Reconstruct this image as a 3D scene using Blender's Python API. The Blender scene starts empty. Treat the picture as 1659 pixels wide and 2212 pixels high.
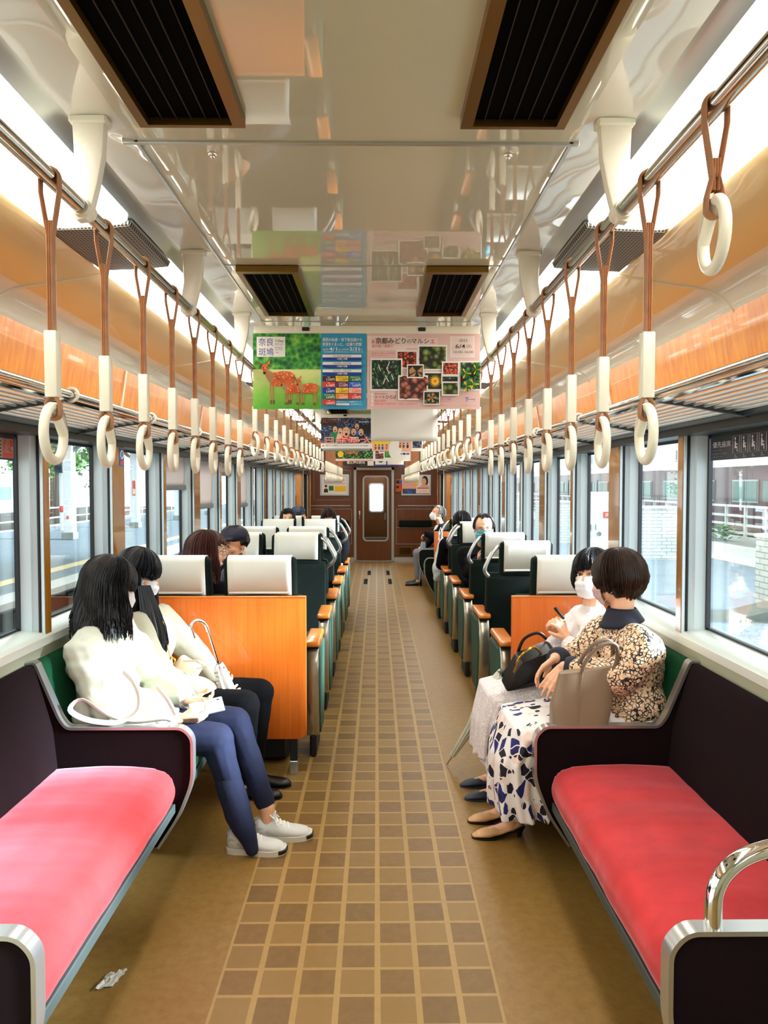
import bpy, bmesh, math, random
from math import sin, cos, pi, radians, sqrt, atan2
from mathutils import Vector as V, Matrix, noise

S = bpy.context.scene
COL = S.collection
random.seed(7)

# ---------------------------------------------------------------- camera
cam = bpy.data.cameras.new('camera')
cam.sensor_fit = 'VERTICAL'; cam.sensor_height = 36; cam.lens = 1600 / 2212 * 36
cam.clip_start = .05; cam.clip_end = 400
cam_o = bpy.data.objects.new('camera', cam); COL.objects.link(cam_o)
cam_o.location = (.05, 0, 1.6)
cam_o.rotation_euler = (radians(90 - 2.112), 0, radians(-.590))
S.camera = cam_o
# ---------------------------------------------------------------- sky, sun, exposure
w = bpy.data.worlds.new('sky'); S.world = w; w.use_nodes = True
bg = w.node_tree.nodes['Background']
bg.inputs[0].default_value = (.90, .96, 1, 1); bg.inputs[1].default_value = 3.6
sun = bpy.data.lights.new('sun', 'SUN'); sun.energy = 28; sun.angle = radians(11); sun.color = (.74, .84, 1)
sun_o = bpy.data.objects.new('sun', sun); COL.objects.link(sun_o)
sun_o.rotation_euler = V((-1, .12, -.37)).to_track_quat('-Z', 'Y').to_euler()
LAMP = 11.0                                   # emission of the fluorescent diffusers
S.view_settings.view_transform = 'Standard'; S.view_settings.look = 'None'
S.view_settings.exposure = 0.02; S.view_settings.gamma = 1
try: S.view_settings.use_curve_mapping = False
except Exception: pass
cy = S.cycles
cy.use_denoising = True; cy.max_bounces = 10; cy.transparent_max_bounces = 24
cy.diffuse_bounces = 3; cy.glossy_bounces = 5; cy.sample_clamp_indirect = 6; cy.caustics_reflective = False; cy.caustics_refractive = False

# ---------------------------------------------------------------- materials
def lin(h):
    h = h.lstrip('#'); o = []
    for i in (0, 2, 4):
        c = int(h[i:i+2], 16) / 255
        o.append(c / 12.92 if c <= .04045 else ((c + .055) / 1.055) ** 2.4)
    return (*o, 1)

class G:
    """tiny node-graph helper around one Principled material"""
    def __init__(s, name):
        s.m = bpy.data.materials.new(name); s.m.use_nodes = True
        s.t = s.m.node_tree; s.b = s.t.nodes['Principled BSDF']; s.out = s.t.nodes['Material Output']
    def n(s, typ, **k):
        x = s.t.nodes.new('ShaderNode' + typ)
        for a, b in k.items(): setattr(x, a, b)
        return x
    def l(s, a, b): s.t.links.new(a, b)
    def put(s, sock, v):
        if isinstance(v, bpy.types.NodeSocket): s.l(v, sock)
        elif isinstance(v, str): sock.default_value = lin(v)
        else: sock.default_value = v
    def math(s, op, a, b=None, c=None):
        x = s.n('Math', operation=op)
        for i, v in enumerate((a, b, c)):
            if v is not None: s.put(x.inputs[i], v)
        return x.outputs[0]
    def mix(s, f, a, b, mode='MIX'):
        x = s.n('Mix', data_type='RGBA', blend_type=mode)
        s.put(x.inputs[0], f); s.put(x.inputs[6], a); s.put(x.inputs[7], b)
        return x.outputs[2]
    def pos(s, scale=(1, 1, 1), obj=True):
        c = s.n('TexCoord'); mp = s.n('Mapping'); mp.inputs['Scale'].default_value = scale
        s.l(c.outputs['Object'], mp.inputs[0]); return mp.outputs[0]
    def noise(s, vec, scale, detail=3, rough=.5):
        x = s.n('TexNoise'); s.l(vec, x.inputs['Vector']); x.inputs['Scale'].default_value = scale
        x.inputs['Detail'].default_value = detail; x.inputs['Roughness'].default_value = rough
        return x.outputs[0]
    def vor(s, vec, scale, feature='F1', out='Distance'):
        x = s.n('TexVoronoi', feature=feature); s.l(vec, x.inputs['Vector']); x.inputs['Scale'].default_value = scale
        return x.outputs[out]
    def ramp(s, f, stops, interp='LINEAR'):
        x = s.n('ValToRGB'); r = x.color_ramp; r.interpolation = interp
        while len(r.elements) < len(stops): r.elements.new(.5)
        for e, (p, c) in zip(r.elements, stops): e.position = p; e.color = lin(c) if isinstance(c, str) else c
        s.l(f, x.inputs[0]); return x.outputs[0]
    def bump(s, h, strength=.3, dist=.01):
        x = s.n('Bump'); x.inputs['Strength'].default_value = strength; x.inputs['Distance'].default_value = dist
        s.l(h, x.inputs['Height']); s.l(x.outputs[0], s.b.inputs['Normal'])
    def set(s, **k):
        names = dict(col='Base Color', rough='Roughness', metal='Metallic', spec='Specular IOR Level', coat='Coat Weight',
                     coatr='Coat Roughness', sheen='Sheen Weight', sheenr='Sheen Roughness', sheent='Sheen Tint', emit='Emission Color', estr='Emission Strength',
                     trans='Transmission Weight', alpha='Alpha', ior='IOR', sss='Subsurface Weight', ani='Anisotropic')
        for a, v in k.items(): s.put(s.b.inputs[names[a]], v)
        return s

def M(name, col, rough=.5, metal=0, var=0, vs=8, bump=0, bs=60, **k):
    g = G(name); g.set(col=col, rough=rough, metal=metal, **k)
    if var or bump: p = g.pos()
    if var:
        f = g.noise(p, vs, 4); c = lin(col)
        dk = tuple(x * (1 - var) for x in c[:3]) + (1,); lt = tuple(min(1, x * (1 + var)) for x in c[:3]) + (1,)
        g.set(col=g.ramp(f, [(.3, dk), (.7, lt)]))
    if bump: g.bump(g.noise(p, bs, 3), bump, .004)
    return g.m

def wood(name, dark, light, rough=.3, scale=(2, 2, 40), coat=0, wob=0):
    g = G(name); p = g.pos(scale)
    f = g.noise(p, 3, 5, .6); f2 = g.noise(g.pos((1, 1, 1)), 2.2, 2)
    c = g.ramp(f, [(.25, dark), (.75, light)])
    c2 = g.mix(g.math('MULTIPLY', f2, .35), c, dark)
    g.set(col=c2, rough=rough, coat=coat, coatr=.04)
    if wob: g.bump(g.noise(g.pos((1, .6, 1)), 3.0, 1), wob, .02)
    return g.m

def glossy_panel(name, col, rough=.28, coat=1, wob=.05, ws=2.5, coatr=.02):
    g = G(name); g.set(col=col, rough=rough, coat=coat, coatr=coatr); g.b.inputs['Coat IOR'].default_value = 1.8
    if wob:
        h = g.noise(g.pos((1, .7, 1)), ws, 1)
        x = g.n('Bump'); x.inputs['Strength'].default_value = wob; x.inputs['Distance'].default_value = .05
        g.l(h, x.inputs['Height']); g.l(x.outputs[0], g.b.inputs['Coat Normal']); g.l(x.outputs[0], g.b.inputs['Normal'])
    return g.m

def velvet(name, col, tint, rough=.75, sheen=.6, var=.25):
    g = G(name); p = g.pos()
    f = g.noise(p, 7, 5, .65); c = lin(col)
    lo = tuple(x * (1 - var) for x in c[:3]) + (1,); hi = tuple(min(1, x * (1 + var)) for x in c[:3]) + (1,)
    g.set(col=g.ramp(f, [(.3, lo), (.72, hi)]), rough=rough, sheen=sheen, sheenr=.35, sheent=tint, spec=.2)
    g.bump(g.noise(p, 420, 2), .25, .002)
    return g.m

m_ceil = glossy_panel('ceiling_laminate', '#d3d6bc', .35, 1, .0, 1.2)
m_sideceil = glossy_panel('side_ceiling_laminate', '#e2ddca', .28, 1, .16, 4)
m_cove = glossy_panel('beige_cove_laminate', '#fbe09c', .35, .45, .2, 2.6)
m_cream = glossy_panel('cream_moulding', '#eee9d2', .3, .8, .05, 3)
m_cream2 = M('cream_plastic', '#ebe6d2', .35)
m_orange = wood('orange_wood_laminate', '#d97000', '#ffb024', .3, (14, 14, .7), .25, .012)
m_post = wood('brown_wood_post', '#8a560c', '#ba801c', .25, (30, 30, 1.2), .6)
m_panelw = wood('cherry_panel', '#d05e10', '#e87a28', .35, (26, 26, .8), .25)
m_armw = wood('armrest_wood', '#c9681a', '#e58a30', .3, (40, 4, 40), .5)
m_endw = wood('dark_end_laminate', '#51270a', '#7d4316', .33, (20, 20, 1), .35)
m_alu = M('brushed_aluminium', '#bfc6c6', .3, .85)
m_jamb = M('window_jamb_aluminium', '#dbeaf0', .35, .2)
m_steel = M('stainless_steel', '#cfcfc8', .16, 1)
m_chrome = M('chrome', '#e8e8e6', .05, 1)
m_dkmetal = M('dark_rack_metal', '#3c4444', .35, .7)
m_grey = M('grey_metal', '#7d8684', .45, .4)
m_black = M('black_rubber', '#0c0b10', .5)
m_sill = M('sill_aluminium', '#dfe6dd', .3, .2)
m_lowwall = M('lower_wall_panel', '#b7b69b', .45)
m_velred = velvet('crimson_velvet', '#c23030', '#ffb4c0', .7, 1, .2)
m_velmar = velvet('maroon_velvet', '#120205', '#3a0c14', 1, .0, .2)
m_velgrn = velvet('green_velvet', '#0a4427', '#4fa87a', .75, .3, .3)
m_seatdk = velvet('dark_green_moquette', '#081510', '#1f4434', .9, .12, .3)
m_seatbk = M('black_seat_shell', '#0b0e0d', .6)
m_armgrn = M('green_armrest_side', '#254c3a', .6, 0, .15, 60, .3, 300)
m_armmet = M('beige_armrest_metal', '#b9b3a2', .22, .85)
m_cover = M('headrest_cloth', '#e8e7dc', .8, 0, .03, 5, .25, 14)
m_hem = M('cover_hem', '#cfcdbc', .8)
m_strap = M('tan_leather', '#a8734c', .5, 0, .15, 30)
m_ring = M('ivory_ring_plastic', '#efe9d4', .28)
m_bronze = M('bronze_vent_frame', '#7a5a20', .3, .8)
m_vent = M('black_vent', '#050403', .95, spec=.05)
m_slat = M('vent_slat', '#2c261c', .6, .2)
m_satin = M('satin_aluminium', '#c3c4c0', .28, .85)
m_floorstrip = M('bench_strip', '#47524f', .5, .3)
m_dark = M('dark_recess', '#17120c', .7)

g = G('fluorescent_diffuser'); g.set(col='#ffffff', rough=.4, emit=(1, .975, .91, 1), estr=LAMP); m_light = g.m
# thin window glass: mostly clear with a mirror skin
g = G('window_glass'); tr = g.n('BsdfTransparent'); gl = g.n('BsdfGlossy'); gl.inputs['Roughness'].default_value = .01
lw = g.n('LayerWeight'); lw.inputs[0].default_value = .12; mx = g.n('MixShader')
g.l(g.math('MULTIPLY', lw.outputs['Fresnel'], .6), mx.inputs[0]); g.l(tr.outputs[0], mx.inputs[1]); g.l(gl.outputs[0], mx.inputs[2]); g.l(mx.outputs[0], g.out.inputs[0])
tr.inputs[0].default_value = (.95, .98, .97, 1)
m_glass = g.m
# perforated speaker plate
g = G('perforated_plate'); p = g.pos((1, 1, 1))
sx_ = g.n('SeparateXYZ'); g.l(p, sx_.inputs[0])
fx = g.math('PINGPONG', g.math('MULTIPLY', sx_.outputs[0], 95), .5); fy = g.math('PINGPONG', g.math('MULTIPLY', sx_.outputs[1], 60), .5)
hole = g.math('MULTIPLY', g.math('GREATER_THAN', fx, .17), g.math('GREATER_THAN', fy, .12))
g.set(col=g.mix(hole, '#8f8c7c', '#16140f'), rough=.5); m_perf = g.m
# floor
g = G('floor_vinyl'); p = g.pos(); q = g.n('SeparateXYZ'); g.l(p, q.inputs[0]); X, Y = q.outputs[0], q.outputs[1]
u = g.math('DIVIDE', g.math('SUBTRACT', X, .053 - 128 * .128), .128); v = g.math('DIVIDE', g.math('SUBTRACT', Y, 2.265 - 129.5 * 100 * .001 - 12.95 * 0), .1295)
iu, iv = g.math('FLOOR', u), g.math('FLOOR', v); fu, fv = g.math('FRACT', u), g.math('FRACT', v)
tile = g.math('MULTIPLY', g.math('MULTIPLY', g.math('GREATER_THAN', fu, .075), g.math('LESS_THAN', fu, .925)), g.math('MULTIPLY', g.math('GREATER_THAN', fv, .05), g.math('LESS_THAN', fv, .95)))
par = g.math('FLOORED_MODULO', g.math('ADD', iu, iv), 2)
cellc = g.n('CombineXYZ'); g.l(iu, cellc.inputs[0]); g.l(iv, cellc.inputs[1]); wn = g.n('TexWhiteNoise'); g.l(cellc.outputs[0], wn.inputs[0])
instrip = g.math('MULTIPLY', g.math('GREATER_THAN', X, -.459), g.math('LESS_THAN', X, .437))
mot = g.noise(p, 26, 6, .7); mot2 = g.noise(p, 5, 4)
dkt = g.mix(wn.outputs[0], '#58421b', '#6d4f24'); ltt = g.mix(wn.outputs[0], '#775b2a', '#866933')
tc = g.mix(par, dkt, ltt)
base = g.ramp(mot, [(.25, '#7a5b26'), (.5, '#92733b'), (.75, '#a18347')])
base = g.mix(g.math('MULTIPLY', mot2, .5), base, '#8a5c22')
grout = g.mix(.5, base, '#c0a066')
st = g.mix(tile, grout, g.mix(g.math('MULTIPLY', mot, .45), tc, '#a8824a'))
allc = g.mix(instrip, base, st)
rr = g.n('Mapping'); wear = g.noise(g.pos((3, .5, 1)), 2, 5, .6)
g.set(col=g.mix(g.math('MULTIPLY', wear, .25), allc, '#7a5c2c'), rough=.42, spec=.35); g.bump(g.noise(p, 300, 2), .08, .002)
m_floor = g.m
m_brick = None
# ---------------------------------------------------------------- mesh building
def smooth_path(pts, k=5):
    P_ = [V(p) for p in pts]; o = []
    for i in range(len(P_) - 1):
        a, b_, c, d = P_[max(0, i-1)], P_[i], P_[i+1], P_[min(len(P_)-1, i+2)]
        for j in range(k):
            t = j / k; o.append(.5 * ((2*b_) + (c - a)*t + (2*a - 5*b_ + 4*c - d)*t*t + (3*b_ - a - 3*c + d)*t**3))
    return o + [P_[-1]]
class MB:
    def __init__(s): s.v, s.f, s.mi = [], [], []
    def add(s, v, f, m=0):
        o = len(s.v); s.v += [tuple(x) for x in v]; s.f += [tuple(i + o for i in q) for q in f]; s.mi += [m] * len(f)
        return s
    def box(s, x0, x1, y0, y1, z0, z1, m=0):
        v = [(x, y, z) for z in (z0, z1) for y in (y0, y1) for x in (x0, x1)]
        return s.add(v, [(0, 2, 3, 1), (4, 5, 7, 6), (0, 1, 5, 4), (2, 6, 7, 3), (0, 4, 6, 2), (1, 3, 7, 5)], m)
    def rbox(s, x0, x1, y0, y1, z0, z1, r=.01, seg=2, m=0, mat=None):
        b = bmesh.new(); bmesh.ops.create_cube(b, size=1)
        for q in b.verts:
            q.co = V(((x0 + x1) / 2 + q.co.x * (x1 - x0), (y0 + y1) / 2 + q.co.y * (y1 - y0), (z0 + z1) / 2 + q.co.z * (z1 - z0)))
        bmesh.ops.bevel(b, geom=b.edges[:], offset=r, segments=seg, affect='EDGES', profile=.5)
        if mat: bmesh.ops.transform(b, matrix=mat, verts=b.verts)
        return s.bm(b, m)
    def bm(s, b, m=0):
        b.verts.index_update()
        s.add([q.co for q in b.verts], [[q.index for q in f.verts] for f in b.faces], m); b.free(); return s
    def prism(s, poly, ax, a0, a1, r=0, seg=2, m=0):
        """poly of (p,q) extruded along axis ax (0: p,q=y,z  1: x,z  2: x,y); r bevels the outline"""
        b = bmesh.new()
        def pt(p, q, a): return V((a, p, q)) if ax == 0 else V((p, a, q)) if ax == 1 else V((p, q, a))
        lo = [b.verts.new(pt(p, q, a0)) for p, q in poly]; hi = [b.verts.new(pt(p, q, a1)) for p, q in poly]
        n = len(poly)
        for i in range(n): b.faces.new((lo[i], lo[(i+1) % n], hi[(i+1) % n], hi[i]))
        b.faces.new(lo[::-1]); b.faces.new(hi)
        bmesh.ops.recalc_face_normals(b, faces=b.faces[:])
        if r:
            es = [e for e in b.edges if (e.verts[0] in lo) == (e.verts[1] in lo)]
            bmesh.ops.bevel(b, geom=es, offset=r, segments=seg, affect='EDGES', profile=.5)
        return s.bm(b, m)
    def tube(s, pts, r, n=8, m=0, closed=False, flat=1, up=None, caps=True):
        pts = [V(p) for p in pts]; N = len(pts); rs = r if isinstance(r, (list, tuple)) else [r] * N
        o = len(s.v); prev = None
        for i, p in enumerate(pts):
            a = pts[(i - 1) % N] if (closed or i) else p; c = pts[(i + 1) % N] if (closed or i < N - 1) else p
            t = (c - a); t = t.normalized() if t.length > 1e-9 else V((0, 0, 1))
            if prev is None:
                ref = V(up) if up else (V((0, 0, 1)) if abs(t.z) < .9 else V((1, 0, 0)))
                e = (ref - t * ref.dot(t)).normalized()
            else:
                ref = V(up) if up else prev
                e = (ref - t * ref.dot(t)); e = e.normalized() if e.length > 1e-6 else prev
            prev = e; h = t.cross(e)
            for k in range(n):
                a_ = 2 * pi * k / n; s.v.append(tuple(p + (e * cos(a_) + h * sin(a_) * flat) * rs[i]))
        R = N if closed else N - 1
        for i in range(R):
            for k in range(n):
                a_, b_ = o + i * n + k, o + i * n + (k + 1) % n; c_, d_ = o + ((i + 1) % N) * n + (k + 1) % n, o + ((i + 1) % N) * n + k
                s.f.append((a_, b_, c_, d_)); s.mi.append(m)
        if not closed and caps:
            s.f.append(tuple(o + k for k in range(n))[::-1]); s.mi.append(m)
            s.f.append(tuple(o + (N - 1) * n + k for k in range(n))); s.mi.append(m)
        return s
    def ell(s, c, r, mat=None, nu=16, nv=10, m=0):
        c = V(c); o = len(s.v)
        for j in range(nv + 1):
            th = pi * j / nv
            for i in range(nu):
                ph = 2 * pi * i / nu; p = V((r[0] * sin(th) * cos(ph), r[1] * sin(th) * sin(ph), r[2] * cos(th)))
                s.v.append(tuple(c + (mat @ p if mat else p)))
        for j in range(nv):
            for i in range(nu):
                s.f.append((o + j * nu + i, o + (j + 1) * nu + i, o + (j + 1) * nu + (i + 1) % nu, o + j * nu + (i + 1) % nu)); s.mi.append(m)
        return s
    def cap(s, a, b, ra, rb, n=12, m=0):
        """tapered capsule"""
        a, b = V(a), V(b); t = (b - a); t = t.normalized() if t.length > 1e-6 else V((0, 0, 1))
        pts, rs = [], []
        for k in range(4):
            x = pi / 2 * (1 - k / 4); pts.append(a - t * ra * sin(x)); rs.append(max(ra * cos(x), .0004))
        pts.append(a); rs.append(ra); pts.append(b); rs.append(rb)
        for k in range(1, 5):
            x = pi / 2 * k / 4; pts.append(b + t * rb * sin(x)); rs.append(max(rb * cos(x), .0004))
        return s.tube(pts, rs, n, m)
    def chain(s, pts, rs, n=12, m=0):
        for i in range(len(pts) - 1): s.cap(pts[i], pts[i + 1], rs[i], rs[i + 1], n, m)
        return s
    def grid(s, fn, nu, nv, m=0, cu=False):
        o = len(s.v)
        for j in range(nv + 1):
            for i in range(nu + (0 if cu else 1)): s.v.append(tuple(fn(i / nu, j / nv)))
        W = nu if cu else nu + 1
        for j in range(nv):
            for i in range(nu):
                s.f.append((o + j * W + i, o + j * W + (i + 1) % W, o + (j + 1) * W + (i + 1) % W, o + (j + 1) * W + i)); s.mi.append(m)
        return s
    def mesh(s, name, mats, smooth=35):
        me = bpy.data.meshes.new(name); me.from_pydata(s.v, [], s.f)
        for q in (mats if isinstance(mats, (list, tuple)) else [mats]): me.materials.append(q)
        if len(me.materials) > 1: me.polygons.foreach_set('material_index', s.mi)
        finish(me, smooth); return me
    def build(s, name, mats, parent=None, smooth=35, local=False):
        return link(name, s.mesh(name, mats, smooth), parent, local)

def finish(me, smooth=35, fix=True):
    if fix:
        b = bmesh.new(); b.from_mesh(me); bmesh.ops.recalc_face_normals(b, faces=b.faces[:]); b.to_mesh(me); b.free()
    if smooth:
        me.polygons.foreach_set('use_smooth', [True] * len(me.polygons))
        try: me.set_sharp_from_angle(angle=radians(smooth))
        except Exception: pass
    me.update()

def link(name, me, parent=None, local=False):
    o = bpy.data.objects.new(name, me); COL.objects.link(o)
    if parent:
        o.parent = parent
        if not local and parent.parent is None: o.location = -parent.location
    return o

def tag(o, label, cat, group=None, kind=None):
    o['label'] = label; o['category'] = cat
    if group: o['group'] = group
    if kind: o['kind'] = kind
    return o
def thing(name, loc, label, cat, group=None):
    o = bpy.data.objects.new(name, None); COL.objects.link(o); o.location = loc; o.empty_display_size = .1
    return tag(o, label, cat, group)
def struct(o): o['kind'] = 'structure'; return o
def copy_tree(r, loc, label, group=None):
    c = r.copy(); COL.objects.link(c); c.location = loc; c['label'] = label
    if group: c['group'] = group
    for ch in [q for q in bpy.data.objects if q.parent == r]:
        d = ch.copy(); COL.objects.link(d); d.parent = c
        for g2 in [q for q in bpy.data.objects if q.parent == ch]:
            e = g2.copy(); COL.objects.link(e); e.parent = d
    return c

_tmp = bpy.data.scenes.new('shaping')
def _eval(o):
    _tmp.collection.objects.link(o); vl = _tmp.view_layers[0]; vl.update(); dg = vl.depsgraph
    r = bpy.data.meshes.new_from_object(o.evaluated_get(dg), depsgraph=dg)
    bpy.data.objects.remove(o); return r
def evaluated(me, mods):
    """mesh -> mesh after a list of (type, settings)"""
    o = bpy.data.objects.new('tmp_shape', me)
    for t, k in mods:
        md = o.modifiers.new(t, t)
        for a, b in k.items(): setattr(md, a, b)
    return _eval(o)

def displace(me, fn):
    ns = [v.normal.copy() for v in me.vertices]; co = []
    for v, n in zip(me.vertices, ns): co += (v.co + n * fn(v.co))[:]
    me.vertices.foreach_set('co', co); me.update()
def melt(mb, name, mat, parent=None, vox=.007, smooth=4, folds=None, fac=.5):
    """fuse overlapping closed pieces into one continuous skin"""
    me = evaluated(mb.mesh(name, mat, 0), [('REMESH', dict(mode='VOXEL', voxel_size=vox, adaptivity=0)), ('SMOOTH', dict(factor=fac, iterations=smooth))])
    me.name = name
    if folds:
        displace(me, lambda p: sum(amp * noise.noise(V((p.x * sc[0], p.y * sc[1], p.z * sc[2]))) for sc, amp in folds))
    if not me.materials: me.materials.append(mat)
    me.polygons.foreach_set('use_smooth', [True] * len(me.polygons)); me.update()
    return link(name, me, parent)

_tc = {}
def text_geo(s, size=1, align='LEFT', bold=0, ext=0):
    k = (s, align, bold)
    if k not in _tc:
        c = bpy.data.curves.new('t', 'FONT'); c.body = s; c.align_x = align; c.size = 1; c.offset = bold; c.resolution_u = 3
        me = _eval(bpy.data.objects.new('t', c))
        _tc[k] = ([v.co.copy() for v in me.vertices], [tuple(p.vertices) for p in me.polygons])
    return _tc[k]
def text(mb, s, o, ux, uy, size, align='LEFT', bold=0, m=0, width=None):
    """flat lettering: origin o, x direction ux, y direction uy"""
    vs, fs = text_geo(s, 1, align, bold); o, ux, uy = V(o), V(ux), V(uy); kx = size
    if width and vs:
        xs = [q.x for q in vs]; kx = width / max(1e-6, max(xs) - min(xs))
    mb.add([o + ux * (q.x * kx) + uy * (q.y * size) for q in vs], fs, m)
# ================================================================ car shell
YN, YF = -1.5, 15.38
struct(MB().box(-1.42, 1.42, YN, 15.5, -.05, 0).build('floor', m_floor))
wides = [4.05 + 1.77 * k for k in range(-3, 6)]; narrows = [3.165 + 1.77 * k for k in range(-2, 6)]
WZ0, WZ1 = .985, 1.806
DY0, DY1 = 13.75, 14.95                     # side doors by the far end
for s, side in ((-1, 'left'), (1, 'right')):
    b = MB()
    for y0, y1 in ((YN, DY0), (DY1, 15.5)): b.box(s * 1.36, s * 1.47, y0, y1, 0, .93)
    b.box(s * 1.36, s * 1.47, wides[-1] + .09, DY0, .93, 1.9); b.box(s * 1.36, s * 1.47, DY1, 15.5, .93, 1.9)
    b.box(s * 1.36, s * 1.47, YN, wides[0], .93, 1.9)
    struct(b.build('wall_' + side, [m_lowwall]))
    b = MB()                                # wooden end lining beside the door
    b.box(s * 1.352, s * 1.36, wides[-1] + .09, DY0, .45, 1.86); b.box(s * 1.352, s * 1.36, DY1, YF, .1, 1.86)
    struct(b.build('trim_end_' + side, m_orange))
    # sill
    b = MB(); b.prism([(s * 1.342, .925), (s * 1.342, .958), (s * 1.36, .972), (s * 1.462, .99), (s * 1.462, .925)], 1, YN, wides[-1] + .09)
    struct(b.build('trim_sill_' + side, m_sill))
    b = MB(); b.box(s * 1.325, s * 1.47, YN, 15.5, 1.806, 1.85); b.prism([(s * 1.30, 1.852), (s * 1.30, 1.872), (s * 1.37, 1.895), (s * 1.37, 1.84)], 1, YN, 15.5)
    struct(b.build('trim_header_' + side, m_dkmetal))
    # wooden band above the rack, in panels with thin joints
    b = MB(); y = YN
    joints = [YN] + [yy for yy in wides] + [15.5]
    for a, c in zip(joints[:-1], joints[1:]):
        b.prism([(s * 1.36, 1.87), (s * 1.306, 2.215), (s * 1.33, 2.215), (s * 1.39, 1.87)], 1, a + .003, c - .003)
    struct(b.build('wall_band_' + side, m_orange))
    b = MB()
    for yy in wides[1:]:
        b.prism([(s * 1.354, 1.87), (s * 1.300, 2.215), (s * 1.33, 2.215), (s * 1.39, 1.87)], 1, yy - .012, yy + .012)
    struct(b.build('trim_band_' + side, m_cream2))
    # cream moulding and beige cove
    prof = [(1.312, 2.205), (1.302, 2.222), (1.293, 2.238), (1.262, 2.262), (1.225, 2.281), (1.185, 2.292)]
    b = MB(); b.prism([(s * x, z) for x, z in prof + [(1.185, 2.33), (1.36, 2.33), (1.36, 2.205)]], 1, YN, 15.5)
    struct(b.build('trim_moulding_' + side, m_cream))
    prof = [(1.186, 2.292), (1.12, 2.300), (1.04, 2.312), (.96, 2.325), (.90, 2.336)]
    b = MB(); b.prism([(s * x, z) for x, z in prof + [(.90, 2.40), (1.186, 2.40)]], 1, YN, 15.5)
    struct(b.build('ceiling_cove_' + side, m_cove))
    b = MB()                                # thin ribs across the cove
    for yy in [2.62 + 1.77 * k for k in range(8)]:
        pts = [(s * 1.31, yy, 2.205), (s * 1.292, yy, 2.236), (s * 1.262, yy, 2.259), (s * 1.225, yy, 2.278), (s * 1.185, yy, 2.289), (s * 1.04, yy, 2.309), (s * .9, yy, 2.333)]
        b.tube(pts, .0045, 6)
    struct(b.build('trim_rib_' + side, m_cream2))
    # side ceiling, lamp channel
    b = MB(); b.prism([(s * .505, 2.392), (s * .56, 2.396), (s * .612, 2.392), (s * .612, 2.44), (s * .505, 2.44)], 1, YN, 15.5)
    struct(b.build('ceiling_side_' + side, m_sideceil))
    b = MB(); b.prism([(s * .612, 2.394), (s * .625, 2.388), (s * .648, 2.362), (s * .648, 2.40), (s * .612, 2.42)], 1, YN, 15.5)
    b.prism([(s * .648, 2.364), (s * .90, 2.364), (s * .90, 2.42), (s * .648, 2.42)], 1, YN, 15.5)
    struct(b.build('trim_channel_' + side, m_alu))
    # pillars
    for i, (yc, hw) in enumerate([(y, .09) for y in wides] + [(y, .026) for y in narrows]):
        b = MB()
        b.prism([(s * 1.362, yc - hw), (s * 1.362, yc + hw), (s * 1.40, yc + hw + .008), (s * 1.402, yc + hw + .022), (s * 1.458, yc + hw + .034),
                 (s * 1.458, yc - hw - .034), (s * 1.402, yc - hw - .022), (s * 1.40, yc - hw - .008)], 2, .95, 1.81, m=1)
        b.box(s * 1.352, s * 1.363, yc - hw, yc + hw, .958, 1.85, 0)
        for q in (-1, 1):
            b.box(s * 1.370, s * 1.378, yc + q * hw, yc + q * (hw + .011), .965, 1.806, 2)
            b.box(s * 1.443, s * 1.458, yc + q * (hw + .028), yc + q * (hw + .046), .965, 1.806, 2)
            b.box(s * 1.355, s * 1.366, yc + q * (hw - .002), yc + q * (hw + .006), .962, 1.806, 1)
        struct(b.build('trim_pillar_' + side, [m_post, m_jamb, m_black]))
    # panes with their gaskets
    edges = sorted([(y, .09) for y in wides] + [(y, .026) for y in narrows])
    for i in range(len(edges) - 1):
        y0 = edges[i][0] + edges[i][1] + .03; y1 = edges[i+1][0] - edges[i+1][1] - .03
        b = MB()
        for a, c, d, e in ((y0, y1, WZ0, WZ0 + .012), (y0, y1, WZ1 - .012, WZ1), (y0, y0 + .01, WZ0, WZ1), (y1 - .01, y1, WZ0, WZ1)):
            b.box(s * 1.447, s * 1.462, a, c, d, e)
        wo = struct(b.build('window_%d' % (i + 1 if s < 0 else i + 1 + len(edges)), m_black))
        MB().box(s * 1.452, s * 1.456, y0, y1, WZ0, WZ1).build('window_pane', m_glass, wo)
    # sliding door leaf by the far end
    b = MB(); b.prism([(DY0, 0), (DY1, 0), (DY1, 1.806), (DY0, 1.806)], 0, s * 1.42, s * 1.45)
    d = struct(b.build('door_%d' % (2 if s < 0 else 3), m_orange))
    b = MB(); b.box(s * 1.415, s * 1.425, DY0 + .25, DY1 - .25, .95, 1.7); b.build('door_window_frame', m_alu, d)
    b = MB(); b.box(s * 1.33, s * 1.37, DY0 - .05, DY0, 0, 1.85, 0); b.box(s * 1.33, s * 1.37, DY1, DY1 + .05, 0, 1.85, 0); b.box(s * 1.36, s * 1.42, DY1 - .03, DY1, 0, 1.8, 1)
    b.build('door_jamb', [m_alu, m_black], d)
    for yy, z0, l in ((DY0 - .09, .02, 'before'), (DY1 + .12, .02, 'beyond')):
        b = MB(); b.tube([(s * 1.30, yy, z0), (s * 1.30, yy, 1.9)], .016, 10); tag(b.build('grab_pole', m_steel), 'upright steel grab pole just %s the far %s side door' % (l, side), 'pole')
    MB().box(s * 1.345, s * 1.362, YN, DY0, 0, .09).build('baseboard_' + side, m_grey)['kind'] = 'structure'

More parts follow.
